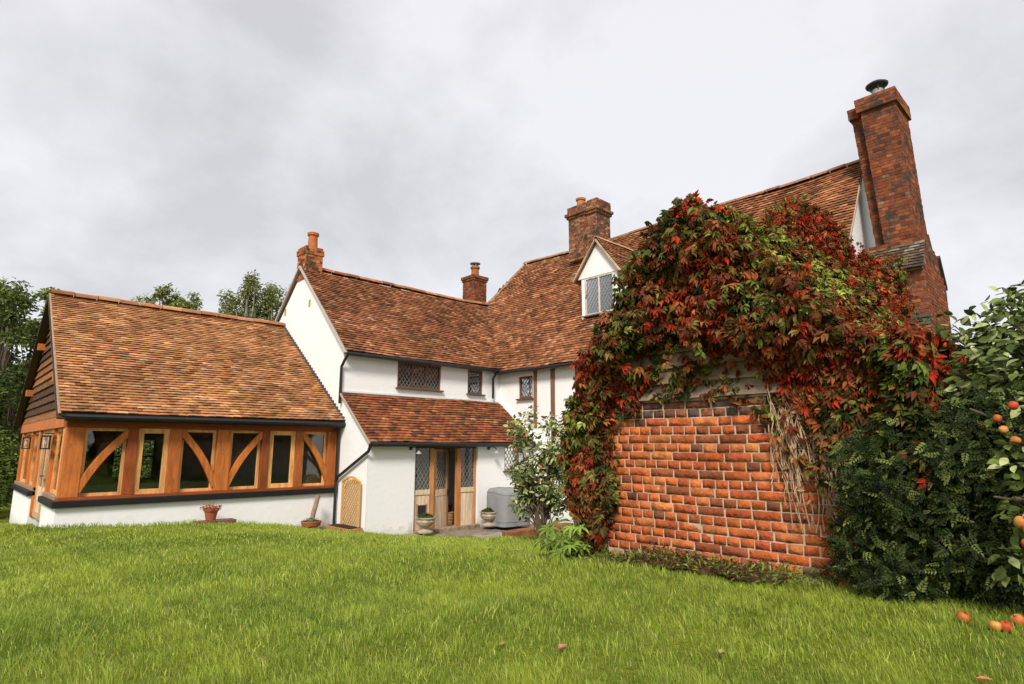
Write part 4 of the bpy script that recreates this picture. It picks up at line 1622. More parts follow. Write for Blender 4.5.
def build_creeper():
    t = thing('virginia_creeper', 'huge autumn creeper in red, orange, brown and green leaves covering the outhouse', 'climbing plant', (4.5, 2.4, 1.0))
    Ps, Ns, Ys, Zs, Ss = [], [], [], [], []

    def put(P, Nn, zone, size, jit=.45, yd=(0, 0, -1)):
        n = len(P)
        Ps.append(P)
        Ns.append(Nn + jitter_dirs(n, jit))
        Ys.append(np.array(yd)[None, :] + jitter_dirs(n, .5))
        Zs.append(np.full(n, zone))
        Ss.append(size * rng.uniform(.7, 1.25, n))

    # gable outline (left and right silhouettes as z -> v)
    zl = np.array([1.05, 1.3, 1.6, 2.07, 2.45, 2.83, 3.2, 3.6, 3.85, 4.05])
    vl = np.array([3.42, 3.56, 3.72, 3.76, 3.66, 3.43, 3.11, 2.78, 2.56, 2.34])
    zr = np.array([1.9, 2.2, 2.6, 2.93, 3.28, 3.7, 4.05])
    vr = np.array([.95, 1.0, 1.12, 1.32, 1.62, 2.0, 2.4])
    n = 21000
    v = rng.uniform(.8, 4.0, n)
    z = rng.uniform(1.75, 4.1, n)
    ok = (v < np.interp(z, zl, vl)) & (v > np.interp(z, zr, vr))
    # lower boundary
    low = np.interp(v, [.8, 1.45, 1.65, 1.9, 2.15, 2.5, 2.8, 3.0, 3.15, 3.3, 4.0], [1.9, 1.98, 2.28, 2.60, 2.76, 2.84, 2.80, 2.80, 2.66, 1.8, 1.2])
    nz = (fnoise(np.stack([v * 0, v, z * 0], 1), 7.5, .3) - .5) * .34
    sparse = (z < low + nz) & (z > low - .40) & (rng.random(n) < .10)
    tuft = (z > 2.30) & (z < 2.66) & (v > 2.45) & (v < 3.3) & (fnoise(np.stack([v * 0, v, z], 1), 6, 2.2) > .52)
    ok &= (z > low + nz) | sparse | tuft
    v, z = v[ok], z[ok]
    P = np.stack([np.full(len(v), OU), v, z], 1)
    cl = fnoise(P, 4.5, 7.)
    depth = rng.random(len(v)) ** 1.5
    edge = np.clip((z - 2.4) / .5, .25, 1)
    P[:, 0] -= (.06 + (.10 + .32 * cl) * depth) * edge
    put(P, np.tile([-1, -.15, .35], (len(v), 1)), 0, .086, .7)
    # left column down to the ground
    n = 6200
    v = rng.uniform(3.18, 4.0, n)
    z = rng.uniform(1.08, 2.9, n)
    vin = np.interp(z, [1.05, 1.3, 1.6, 1.8, 2.1, 2.45], [3.42, 3.32, 3.22, 3.28, 3.36, 3.2])
    vin = vin + .1 * (fnoise(np.stack([v * 0, v * 0, z], 1), 8, 3.) - .5)
    ok = (v > vin) & (v < np.interp(z, zl, vl) + .02)
    v, z = v[ok], z[ok]
    th = rng.random(len(v)) * 2.4
    P = np.stack([OU + .35 - .45 * rng.random(len(v)) ** .5 - .08 * fnoise(np.stack([v * 0, v, z], 1), 6, 1.), v, z], 1)
    put(P, np.tile([-1, .1, .3], (len(v), 1)), 2, .098, .65)
    # side face of the left edge
    n = 2600
    u = rng.uniform(4.3, 6.5, n)
    z = rng.uniform(1.0, 3.0, n)
    P = np.stack([u, np.interp(z, zl, vl) - .05 + rng.uniform(-.12, .08, n), z], 1)
    put(P, np.tile([-.3, 1, .3], (n, 1)), 2, .10)
    # roof: right slope, left slope
    for side, n, zone in ((1, 34000, 1), (-1, 9500, 0)):
        u = 4.22 + (12.3 - 4.22) * rng.random(n) ** 1.15
        s_ = rng.random(n)
        H = Hr(u)
        vc = Vr(u)
        ve = np.where(side == 1, 1.10, 3.72)
        ze = 2.42
        ve = np.where(side == 1, 1.10, 3.50)
        vv = 2.42 + (ve - 2.42) * s_
        zz = 3.86 + (2.42 - 3.86) * s_ ** 1.12
        zz = zz + (H - 3.86) * np.exp(-((vv - vc) / .40) ** 2)
        kk = np.interp(u, [8.6, 9.8], [1, 0])
        P = np.stack([u, vv, zz], 1)
        cl = fnoise(P, 3.2, 2.)
        cl2 = fnoise(P, 8.0, 5.)
        off = (-.05 + .24 * cl + .14 * cl2 - .20 * rng.random(n) ** 2) * (.25 + .75 * kk) * (1 if side == 1 else .5)
        nrm = np.stack([np.zeros(n), np.full(n, -.8 * side), .65 + .4 * (1 - s_)], 1)
        nrm /= np.linalg.norm(nrm, axis=1, keepdims=True)
        P = P + nrm * off[:, None]
        put(P, nrm + np.array([-.25, 0, 0]), zone, .080, .75, (-.1, -.25 * side, -.9))
    # crest sprays
    n = 2200
    u = rng.uniform(4.25, 12.2, n)
    P = np.stack([u, Vr(u) + rng.normal(0, .09, n), Hr(u) + rng.uniform(-.12, .10, n)], 1)
    put(P, np.tile([-.2, -.3, .9], (n, 1)), 1, .085, .7, (0, -.3, -.5))
    # hump of creeper climbing the foot of the end stack
    n = 3200
    th = rng.uniform(0, 2 * math.pi, n)
    hh = rng.random(n)
    rr = (1 - .45 * hh ** 2)
    P = np.stack([12.35 + .75 * rr * np.cos(th), 3.05 + .50 * rr * np.sin(th), 2.6 + 2.85 * hh + .15 * np.sin(th * 3)], 1)
    P += rng.normal(0, .09, (n, 3))
    put(P, np.stack([np.cos(th), np.sin(th), np.full(n, .4)], 1), 1, .11)
    # right side, hanging over the wall
    n = 6500
    u = 4.2 + 6.5 * rng.random(n) ** 1.6
    z = rng.uniform(1.85, 2.75, n)
    P = np.stack([u, 1.12 - .18 * rng.random(n) - .15 * fnoise(np.stack([u, z, z], 1), 4, 1.), z], 1)
    P[:, 2] -= .18 * (rng.random(n) < .3)
    ok = z > 1.92 + .3 * fnoise(P, 5, 2.)
    P = P[ok]
    put(P, np.tile([-.35, -1, .3], (len(P), 1)), 3, .10)

    P = np.concatenate(Ps)
    Nn = np.concatenate(Ns)
    Y = np.concatenate(Ys)
    Z = np.concatenate(Zs)
    S = np.concatenate(Ss)
    C = creeper_colours(P, Z)
    # light green run down the near verge
    d = np.abs((P[:, 2] - 2.5) - (P[:, 1] - 1.05) * 1.18 + .05)
    run = (Z == 1) & (P[:, 0] < 7) & (fnoise(P, 2.6, 8.) > .60) & (rng.random(len(P)) < .6)
    C[run] = np.array([.26, .30, .055]) * rng.uniform(.6, 1.3, (run.sum(), 1))
    top = (P[:, 2] > 3.85) & (P[:, 0] < 4.9) & (rng.random(len(P)) < .3)
    C[top] = np.array([.55, .035, .012]) * rng.uniform(.6, 1.2, (top.sum(), 1))
    leaf_mesh('foliage', P, Nn, Y, S, C, PALM[0], PALM[1], M['leaf'], t, sub=7)
    # dark hull added inside the leaves to block light and see-through
    m = MB()
    us = np.linspace(4.4, 8.6, 24)
    K = 12
    vs = []
    for u in us:
        H, vc = float(Hr(u)) - .28, float(Vr(u))
        for k in range(K + 1):
            f = k / K * 2 - 1
            side = 1 if f > 0 else -1
            s_ = abs(f)
            ve = 1.25 if side > 0 else 3.55
            a = s_ * math.pi / 2
            vv = 2.42 + (ve - 2.42) * s_
            zz = 3.80 + (2.38 - 3.80) * s_ + (H - 3.70) * math.exp(-((vv - vc) / .34) ** 2) + .04
            zz += .06 * noise.noise(Vector((u * 2, vv * 3, zz * 2)))
            vs.append((u, vv, zz))
    fs = []
    W = K + 1
    for i in range(len(us) - 1):
        for k in range(K):
            fs.append((i * W + k, i * W + k + 1, (i + 1) * W + k + 1, (i + 1) * W + k))
    m.add(vs, fs, (.05, .035, .02))
    for k in range(260):          # woody runners
        u, s_ = rnd(4.3, 12), rnd(-1, 1)
        pts = []
        for j in range(5):
            uu = u + j * .12 * rnd(-1, 1)
            ss = s_ + j * .08
            H, vc = float(Hr(uu)) - .2, float(Vr(uu))
            side = 1 if ss > 0 else -1
            q = min(1, abs(ss))
            ve = 1.2 if side > 0 else 3.6
            yy_ = 2.42 + (ve - 2.42) * q
            pts.append((uu, yy_, 3.86 - 1.44 * q + (H - 3.66) * math.exp(-((yy_ - vc) / .40) ** 2) + rnd(0, .05)))
        m.tube(pts, .008, 5, (.12, .07, .04))
    m.build('blocker_and_runners', M['twig'], t)
    # main trunk at the corner and dead runners over the brickwork
    m = MB()
    for k in range(5):
        pts = []
        y0 = 3.36 + .03 * k
        for j in range(9):
            z = 1.05 + j * .22
            pts.append((OU - .03 - .02 * math.sin(j + k) + .05 * (k % 2), y0 + .06 * math.sin(j * .9 + k * 2), z))
        m.tube(pts, [.026 - .0018 * j for j in range(9)], 7, (.12, .08, .05))
    m.build('stem', M['bark'], t)
    m = MB()
    for k in range(125):
        y = rnd(1.34, 1.85)
        z = rnd(2.0, 2.50)
        pts = [(OU - .03, y, z)]
        steps = random.randint(5, 14)
        stop_ = rnd(1.3, 1.95)
        dy, dz = rnd(-.012, -.002), -rnd(.05, .10)
        if z > 2.2:
            dy = rnd(-.045, .005)
        for j in range(steps):
            y += dy + rnd(-.022, .022)
            z += dz * rnd(.5, 1.3)
            lo = 1.36 + max(0, 1.55 - z) * .1
            y = min(max(y, 1.33), 1.86)
            if z < stop_:
                break
            pts.append((OU - .028 - rnd(0, .035), y, z))
        if len(pts) > 2:
            m.tube(pts, [rnd(.0025, .0045)] * len(pts), 4, vary((.42, .30, .19), .25, .05))
    m.build('dead_runners', M['twig'], t)
    # dead curled leaves among the runners
    n = 150
    P = np.stack([OU - rng.uniform(.03, .07, n), rng.uniform(1.36, 1.75, n), rng.uniform(1.5, 2.4, n)], 1)
    leaf_mesh('dry_leaves', P, np.tile([-1., 0, .2], (n, 1)) + jitter_dirs(n, .6), jitter_dirs(n, 1), rng.uniform(.03, .06, n),
              np.array([.33, .18, .09]) * rng.uniform(.6, 1.4, (n, 1)), OVAL[0], OVAL[1], M['leaf'], t)


build_creeper()


# ================================================================== dark evergreen climber on the side wall
def build_dark_shrub():
    t = thing('evergreen_shrub', 'dense dark green small-leaved shrub between brick wall and apple tree', 'shrub', (5.0, .8, 1.0))
    n = 21000
    v = rng.uniform(-1.2, 1.62, n)
    z = rng.uniform(1.03, 2.32, n)
    vin = np.interp(z, [1.0, 1.3, 1.7, 2.05, 2.2, 2.35], [1.66, 1.50, 1.36, 1.30, .95, .6])
    edge = vin + .10 * (fnoise(np.stack([v * 0, v * 0, z], 1), 9, 1.) - .5)
    ok = v < edge
    v, z = v[ok], z[ok]
    bulge = .28 * np.sin(np.clip((z - 1.0) / 1.7, 0, 1) * math.pi)
    front = 4.45 - bulge + .25 * np.clip(v - 1.1, 0, 1) + .50 * np.clip(1.0 - v, 0, 1.2)
    q = np.stack([front, v, z], 1)
    cl = fnoise(q, 5.5, 2.)
    cl2 = fnoise(q, 12., 4.)
    back = rng.random(len(v)) ** 1.2 * .5
    P = np.stack([front - .22 * cl - .08 * cl2 + back, v, z], 1)
    Nn = np.tile([-.8, -.15, .7], (len(v), 1)) + jitter_dirs(len(v), .5)
    Y = np.tile([-.4, .2, -.15], (len(v), 1)) + jitter_dirs(len(v), .9)
    # top cap and side towards the outhouse roof
    n2 = 6000
    u = rng.uniform(4.3, 7.5, n2)
    v2 = rng.uniform(-1.2, 1.15, n2)
    P2 = np.stack([u, v2, 2.15 + .14 * fnoise(np.stack([u, v2, v2], 1), 4, 1.) + rng.uniform(-.15, .05, n2)], 1)
    P = np.concatenate([P, P2])
    Nn = np.concatenate([Nn, np.tile([-.3, -.4, 1.], (n2, 1)) + jitter_dirs(n2, .5)])
    Y = np.concatenate([Y, np.tile([-.5, 0., -.1], (n2, 1)) + jitter_dirs(n2, .6)])
    nn = len(P)
    dark = np.array([.012, .022, .005])
    mid = np.array([.034, .055, .011])
    lite = np.array([.15, .18, .045])
    r = rng.random(nn)
    f = fnoise(P, 4.5, 9.)
    C = np.where((r < .38)[:, None], dark, np.where((r < .82 + .05 * f)[:, None], mid, lite)) * rng.uniform(.7, 1.3, (nn, 1))
    leaf_mesh('foliage', P, Nn, Y, rng.uniform(.035, .085, nn), C, SPRIG[0], SPRIG[1], M['leafdark'], t)
    m = MB()
    for k in range(46):
        y = rnd(-1, 1.45)
        pts = [(5.0 + rnd(-.1, .2) + .4 * max(0, .8 - y), y, .95)]
        for j in range(6):
            pts.append((pts[-1][0] - rnd(-.04, .08), min(1.4, pts[-1][1] + rnd(-.12, .12)), pts[-1][2] + rnd(.18, .27)))
        m.tube(pts, [.016, .014, .012, .010, .008, .006, .004], 5, (.10, .07, .04))
    m.build('stem', M['bark'], t)


build_dark_shrub()


# ================================================================== generic leafy crowns
def crown_points(centres, n, shell=.55):
    """points in a set of blobs (x, y, z, rx, rz); biased towards their surfaces"""
    w_ = np.array([c[3] ** 2 * c[4] for c in centres])
    idx = rng.choice(len(centres), n, p=w_ / w_.sum())
    Cc = np.array(centres)[idx]
    d = rng.normal(0, 1, (n, 3))
    d /= np.linalg.norm(d, axis=1, keepdims=True)
    r = rng.random(n) ** shell
    P = Cc[:, :3] + d * np.stack([Cc[:, 3], Cc[:, 3], Cc[:, 4]], 1) * r[:, None]
    return P, d


def branches(m, base, tips, r0, col, wob=.12, seg=6):
    base = Vector(base)
    for tp in tips:
        tp = Vector(tp)
        pts, rad = [], []
        for j in range(seg + 1):
            f = j / seg
            p = base.lerp(tp, f)
            p.z = base.z + (tp.z - base.z) * (f ** .8)
            k = math.sin(f * math.pi)
            p += Vector((rnd(-wob, wob), rnd(-wob, wob), rnd(-wob, wob) * .4)) * k
            pts.append(p)
            rad.append(r0 * (1 - .85 * f))
        m.tube(pts, rad, 6, col)


def apple(mb, c, r, n=14):
    prof = [(.02, .80), (.22, .95), (.55, 1.0), (.85, .78), (1.0, .30), (.97, -.15), (.80, -.60), (.50, -.88), (.2, -.92), (.02, -.84)]
    a0 = rnd(0, 6)
    tilt = Matrix.Rotation(rnd(-.5, .5), 3, 'X') @ Matrix.Rotation(rnd(-.5, .5), 3, 'Y')
    vs = []
    cols = []
    base = Vector(random.choice([(.50, .10, .025), (.52, .20, .045), (.46, .14, .035), (.55, .28, .07)]))
    blush = Vector(random.choice([(.42, .05, .015), (.50, .13, .03)]))
    for pr, pz in prof:
        for k in range(n):
            a = 2 * math.pi * k / n + a0
            p = tilt @ Vector((pr * r * math.cos(a), pr * r * math.sin(a), pz * r * .92))
            vs.append(Vector(c) + p)
            f = .5 + .5 * math.sin(a - a0 + pz)
            cols.append(tuple(base.lerp(blush, f)))
    fs = []
    for i in range(len(prof) - 1):
        for k in range(n):
            fs.append((i * n + k, (i + 1) * n + k, (i + 1) * n + (k + 1) % n, i * n + (k + 1) % n))
    b = len(mb.v)
    mb.v += [tuple(p) for p in vs]
    mb.c += cols
    mb.f += [tuple(i + b for i in q) for q in fs]
    mb.tube([Vector(c) + tilt @ Vector((0, 0, r * .75)), Vector(c) + tilt @ Vector((.1 * r, 0, r * 1.25))], .08 * r, 5, (.1, .07, .04))


def build_apple_tree():
    t = thing('apple_tree', 'leafy apple tree with ripe orange-red apples at the right edge', 'tree', (4.75, -.15, 1.05))
    m = MB()
    m.tube([(4.75, -.15, 1.0), (4.75, -.12, 1.3), (4.74, -.08, 1.6), (4.72, -.05, 1.9)], [.10, .085, .07, .05], 9, (.14, .11, .08))
    cs = []
    for px, py, dep, r_ in ((1000, 385, 3.7, .26), (982, 430, 3.75, .24), (1030, 380, 3.6, .34), (1045, 450, 3.4, .36), (1012, 480, 3.5, .22), (1035, 530, 3.35, .20), (1065, 330, 3.8, .36),
                            (972, 395, 3.95, .17), (1090, 560, 3.4, .34), (1000, 345, 3.8, .16), (1130, 430, 3.6, .5), (1016, 512, 3.15, .13), (1000, 425, 3.45, .14), (985, 470, 3.5, .16), (1008, 560, 3.3, .14), (965, 440, 3.75, .12), (1018, 470, 3.2, .15), (1025, 335, 3.7, .18)):
        uu, vv_ = at(px, dep)
        cs.append((uu, vv_, EYE + (447 - py) / 604 * dep, r_, r_ * 1.05))
    tips = [(c[0] + rnd(-.2, .2), c[1] + rnd(-.2, .2), c[2] + c[4] * .6) for c in cs for _ in range(3)]
    branches(m, (4.75, -.1, 1.5), tips, .035, (.13, .10, .07), .08)
    m.build('trunk', M['bark'], t)
    P, d = crown_points(cs, 6800, .45)
    # upright shoots at the top
    for px, py, dep, h in ((968, 345, 3.9, .28), (990, 345, 3.8, .16), (1008, 335, 3.8, .16), (1024, 330, 3.7, .2), (978, 350, 3.9, .15), (1045, 320, 3.7, .25)):
        x, y = at(px, dep)
        z = EYE + (447 - py) / 604 * dep
        k = 26
        f = rng.random(k)
        Q = np.stack([x + rng.normal(0, .045, k), y + rng.normal(0, .045, k) + .1 * f, z + h * f], 1)
        P = np.concatenate([P, Q])
        d = np.concatenate([d, rng.normal(0, 1, (k, 3))])
    n = len(P)
    Nn = d * .5 + np.array([-.2, -.1, .9]) + jitter_dirs(n, .5)
    Y = d + np.array([-.1, 0, -.3]) + jitter_dirs(n, .6)
    r = rng.random(n)
    C = np.where((r < .3)[:, None], np.array([.06, .085, .02]), np.where((r < .75)[:, None], np.array([.14, .18, .045]), np.array([.34, .38, .16])))
    C = C * rng.uniform(.7, 1.3, (n, 1))
    leaf_mesh('crown', P, Nn, Y, rng.uniform(.05, .09, n), C, ROUND[0], ROUND[1], M['leafdark'], t)
    # apples where the photograph shows them
    spots = [(1010, 520, 3.35), (1018, 528, 3.3), (1014, 540, 3.32), (1022, 522, 3.3), (967, 346, 4.2), (958, 344, 4.2), (1001, 419, 3.6), (1019, 406, 3.5), (1006, 430, 3.55), (1016, 441, 3.5),
             (984, 427, 3.75)]
    for px, py, dep in spots:
        dep -= .30
        u, v = at(px, dep)
        z = EYE + (447 - py) / 604 * dep
        m = MB()
        apple(m, (u, v, z), rnd(.026, .031) if py > 500 else rnd(.019, .024))
        m.build('apple', M['fruit'], t, smooth=True)


build_apple_tree()

# windfalls on the grass
wf = [((963, 618), .036, 'red-orange windfall apple alone on the grass near the dark shrub'), ((995, 626), .032, 'pale orange windfall apple, leftmost of the cluster under the apple tree'),
      ((1006, 627), .033, 'yellow-orange windfall apple in the middle of the cluster under the apple tree'), ((1018, 621), .036, 'dark russet windfall apple at the right edge of the photo')]
for (q, r_, lab) in wf:
    # intersect the pixel with the lawn
    xc, yc = (q[0] - 512) / F_PX, (342 - q[1]) / F_PX
    ct, st = math.cos(PITCH), math.sin(PITCH)
    d = Vector((HX * ct, HY * ct, st)) + Vector((HY, -HX, 0)) * xc + Vector((-HX * st, -HY * st, ct)) * yc
    s_ = (1.14 - EYE) / d.z
    p = Vector((0, 0, EYE)) + d * s_
    m = MB()
    apple(m, (p.x, p.y, gz(p.x, p.y) + r_ * .8 + .012), r_ * .85)
    o = m.build('fallen_apple', M['fruit'], smooth=True)
    tag(o, lab, 'apple', 'fallen apples')


# ================================================================== LAWN GRASS
def build_grass():
    bands = [(1.0, 2.6, 25000, .0021, .037), (2.6, 4.5, 14000, .0029, .036), (4.5, 8.0, 5600, .005, .037), (8.0, 16.5, 2200, .009, .038), (16.5, 24, 500, .02, .05)]
    Vs, Cs = [], []
    tot = 0
    for d0, d1, dens, wd, ht in bands:
        # sample in camera ground wedge, widened
        half = 1.08
        area = half * (d1 * d1 - d0 * d0) + 2 * 1.6 * (d1 - d0)
        n = int(area * dens * .62)
        dep = np.sqrt(rng.uniform(d0 * d0, d1 * d1, n))
        lat = rng.uniform(-1, 1, n) * (half * dep + 1.6)
        u = HX * dep + HY * lat
        v = HY * dep - HX * lat
        ok = (v < 13.38) | (u < 1.5)
        ok &= ~((u > WU - .05) & (v > 12.05))
        ok &= ~((u > 8.3) & (u < 12) & (v > 11.3))
        ok &= ~((u > 9.6) & (u < 12) & (v > 10.4))
        ok &= ~((u > OU - .03) & (v < 3.5) & (v > 1.3))
        ok &= ~((u > 4.6) & (v < 1.4))
        ok &= u < 12.3
        u, v = u[ok], v[ok]
        n = len(u)
        z = ground_z(u, v) + .012 * np.sin(u * 2.1 + v * 1.3) + .01 * np.sin(u * .9 - v * 2.7)
        P = np.stack([u, v, z], 1)
        f = fnoise(P, 1.6, 3.)
        f2 = fnoise(P, 6.5, 1.)
        f3 = fnoise(P, .55, 2.)
        h = ht * rng.uniform(.45, 1.35, n) * (.55 + .9 * f2)
        long_ = rng.random(n) < .03
        h = np.where(long_, h * 1.7, h)
        # longer at foot of the walls
        near = ((u > OU - .22) & (u < OU + .1) & (v < 3.6) & (v > 1.2)) | ((v > 13.15) & (u < 7.2))
        h = np.where(near, h * 1.7, h)
        a = rng.uniform(0, 2 * math.pi, n)
        lean = rng.uniform(.1, 1.15, n) * h
        la = a + rng.normal(0, .5, n) + 0
        la = rng.normal(2.2 + 3 * (f - .5), 1.3, n)
        w_ = wd * rng.uniform(.6, 1.4, n)
        sx, sy = np.cos(a) * w_ / 2, np.sin(a) * w_ / 2
        lx, ly = np.cos(la) * lean, np.sin(la) * lean
        zero = np.zeros(n)
        side = np.stack([sx, sy, zero], 1)
        b0 = P - np.array([0, 0, .01])
        mid = P + np.stack([lx * .35, ly * .35, h * .6], 1)
        tip = P + np.stack([lx, ly, h], 1)
        V = np.stack([b0 - side, b0 + side, mid + side * .75, mid - side * .75, tip], 1)
        Vs.append(V.reshape(-1, 3))
        g1 = np.array([.12, .20, .018])
        g2 = np.array([.41, .50, .065])
        g3 = np.array([.56, .60, .15])
        m_ = np.clip(-.10 + .75 * f + .60 * f2 + .6 * (f3 - .5) + rng.normal(0, .22, n), 0, 1)[:, None]
        C = g1 * (1 - m_) + g2 * m_
        y_ = (rng.random(n) < .10)[:, None]
        C = np.where(y_, g3, C) * rng.uniform(.75, 1.25, (n, 1))
        straw = (rng.random(n) < .025)[:, None]
        C = np.where(straw, np.array([.42, .34, .13]), C)
        C5 = np.repeat(C[:, None, :], 5, axis=1)
        Cs.append(C5.reshape(-1, 3))
        tot += n
    V = np.concatenate(Vs)
    C = np.concatenate(Cs)
    idx = np.arange(tot) * 5
    F = np.stack([idx, idx + 1, idx + 2, idx + 3, idx + 3, idx + 2, idx + 4], 1).ravel()
    lt = np.tile([4, 3], tot)
    o = np_mesh('grass', V, F, lt, C, M['grass'])
    tag(o, 'short bright green lawn grass', 'grass', kind='stuff')
    print('grass blades', tot)


build_grass()


def build_clover():
    n = 5200
    dep = np.sqrt(rng.uniform(1.2, 60, n))
    lat = rng.uniform(-1.05, 1.05, n) * dep
    u = HX * dep + HY * lat
    v = HY * dep - HX * lat
    P = np.stack([u, v, ground_z(u, v) + rng.uniform(.018, .034, n)], 1)
    ok = (fnoise(P, 1.9, 6.) > .55) & ~((u > 4.1) & (v < 3.9)) & (v < 12)
    P = P[ok]
    n = len(P)
    tri = palmate(3, 2.1, .55, .55)
    o = leaf_mesh('clover', P, np.tile([0., 0, 1.], (n, 1)) + jitter_dirs(n, .3), jitter_dirs(n, 1), rng.uniform(.012, .024, n), np.array([.16, .27, .05]) * rng.uniform(.7, 1.4, (n, 1)), tri[0], tri[1], M['grass'])
    tag(o, 'patches of small clover leaves in the lawn', 'clover', kind='stuff')


build_clover()


# ground cover at the wall foot
def build_weeds():
    n = 2600
    v = rng.uniform(1.55, 3.6, n)
    u = OU - .04 - .32 * rng.random(n) ** 1.3
    P = np.stack([u, v, ground_z(u, v) + rng.uniform(.0, .10, n) * (.5 + fnoise(np.stack([u, v, v], 1), 5, 1.))], 1)
    r = rng.random(n)
    ctr = (v > 1.95) & (v < 3.2)
    C = np.where((r < .5)[:, None], np.array([.12, .05, .025]), np.where((r < .8)[:, None], np.array([.12, .15, .03]), np.array([.20, .26, .05])))
    keep = ctr | (r > .5)
    P, C = P[keep], C[keep]
    n = len(P)
    o = leaf_mesh('ground_cover', P, np.tile([-.3, 0, 1.], (n, 1)) + jitter_dirs(n, .6), jitter_dirs(n, 1) + np.array([0, 0, .6]), rng.uniform(.025, .06, n),
                  C * rng.uniform(.6, 1.3, (n, 1)), NARROW[0], NARROW[1], M['leafdark'])
    tag(o, 'low brown and green weeds along the foot of the brick wall', 'weeds', kind='stuff')
    m = MB()
    n_ = 24
    pts = []
    for i in range(n_ + 1):
        y = lerp(1.75, 3.6, i / n_)
        pts.append((OU - .34 + .05 * math.sin(i * 1.7), y))
    for i in range(n_):
        a, b = pts[i], pts[i + 1]
        m.quad((a[0], a[1], gz(*a) + .022), (OU, a[1], gz(*a) + .04), (OU, b[1], gz(*b) + .04), (b[0], b[1], gz(*b) + .022), (.07, .04, .022))
    tag(m.build('flower_bed', M['soil']), kind='structure')


build_weeds()


# ================================================================== shrubs beside the creeper
def build_bush():
    u0, v0 = at(541, 7.8)
    z0 = gz(u0, v0)
    t = thing('garden_shrub', 'loose green variegated shrub standing between grill cover and creeper', 'shrub', (u0, v0, z0))
    cs = []
    for k in range(26):
        a, h = rnd(0, 6.28), rnd(.35, 1.5)
        r_ = .42 * math.sin(min(1, h / 1.6) * math.pi * .62 + .35)
        cs.append((u0 + r_ * math.cos(a) * rnd(.3, 1), v0 + r_ * math.sin(a) * rnd(.3, 1), z0 + h, rnd(.13, .22), rnd(.14, .24)))
    cs += [(u0 - .12, v0 + .1, z0 + 1.62, .12, .12), (u0 - .2, v0 + .25, z0 + 1.45, .16, .14)]
    m = MB()
    branches(m, (u0, v0, z0 - .05), [(c[0], c[1], c[2]) for c in cs], .016, (.14, .10, .07), .05)
    m.build('stem', M['bark'], t)
    P, d = crown_points(cs, 3300, .6)
    n = len(P)
    r = rng.random(n)
    C = np.where((r < .35)[:, None], np.array([.07, .10, .03]), np.where((r < .65)[:, None], np.array([.20, .25, .07]), np.array([.46, .48, .22])))
    C = np.where((rng.random(n) < .02)[:, None], np.array([.5, .22, .05]), C) * rng.uniform(.7, 1.3, (n, 1))
    leaf_mesh('foliage', P, d * .4 + np.array([-.3, -.2, .9]) + jitter_dirs(n, .6), d + jitter_dirs(n, .7), rng.uniform(.045, .08, n), C, ROUND[0], ROUND[1], M['leafdark'], t)


build_bush()


def build_young_plant():
    u0, v0 = 4.26, 3.68
    z0 = gz(u0, v0)
    t = thing('young_plant', 'young pale green plant with long fingered leaves at the foot of the creeper', 'plant', (u0, v0, z0))
    m = MB()
    P, Nn, Y, S = [], [], [], []
    for k in range(26):
        a = rnd(0, 6.28)
        r_ = rnd(.06, .24)
        h = rnd(.08, .30)
        tip = Vector((u0 + r_ * math.cos(a), v0 + r_ * math.sin(a), z0 + h))
        m.tube([(u0, v0, z0), ((u0 + tip.x) / 2, (v0 + tip.y) / 2, z0 + h * .7), tip], [.006, .005, .004], 5, (.14, .20, .04))
        P.append(tip)
        Nn.append((rnd(-.5, .1) - .2, rnd(-.3, .3), 1))
        Y.append((math.cos(a), math.sin(a), -.35))
        S.append(rnd(.13, .21))
    m.build('stem', M['plain'], t)
    n = len(P)
    big = palmate(7, 2.0, .8, .20)
    leaf_mesh('leaves', np.array([list(p) for p in P]), np.array(Nn, float), np.array(Y, float), np.array(S), np.array([.25, .36, .06]) * rng.uniform(.6, 1.25, (n, 1)), big[0], big[1], M['leaf'], t)


build_young_plant()


# ================================================================== pots, urns, cover, trellis
def urn(x, y, lab):
    z = .04
    t = thing('stone_urn', lab, 'urn', (x, y, z), 'stone urns beside the door')
    m = MB()
    m.lathe((x, y, z), [(.18, 0), (.185, .03), (.14, .05), (.09, .08), (.08, .11), (.12, .14), (.19, .18), (.225, .25), (.21, .30), (.24, .32), (.245, .35), (.21, .35), (.19, .32)], 28, (.42, .34, .26))
    m.build('bowl', M['stone'], t, smooth=False)
    n = 700
    th, rr = rng.uniform(0, 6.28, n), rng.random(n) ** .5 * .19
    P = np.stack([x + rr * np.cos(th), y + rr * np.sin(th), z + .34 + (.19 - rr) * .45 + rng.uniform(-.02, .03, n)], 1)
    leaf_mesh('foliage', P, np.tile([0., 0, 1], (n, 1)) + jitter_dirs(n, .6), jitter_dirs(n, 1) + np.array([0, 0, .6]), rng.uniform(.03, .055, n), np.array([.06, .12, .02]) * rng.uniform(.6, 1.4, (n, 1)), NARROW[0], NARROW[1], M['leafdark'], t)


urn(8.52, 11.78, 'weathered stone urn with clipped green plant left of the open door')
urn(10.42, 11.68, 'weathered stone urn on a round foot between the open door and the grey cover')


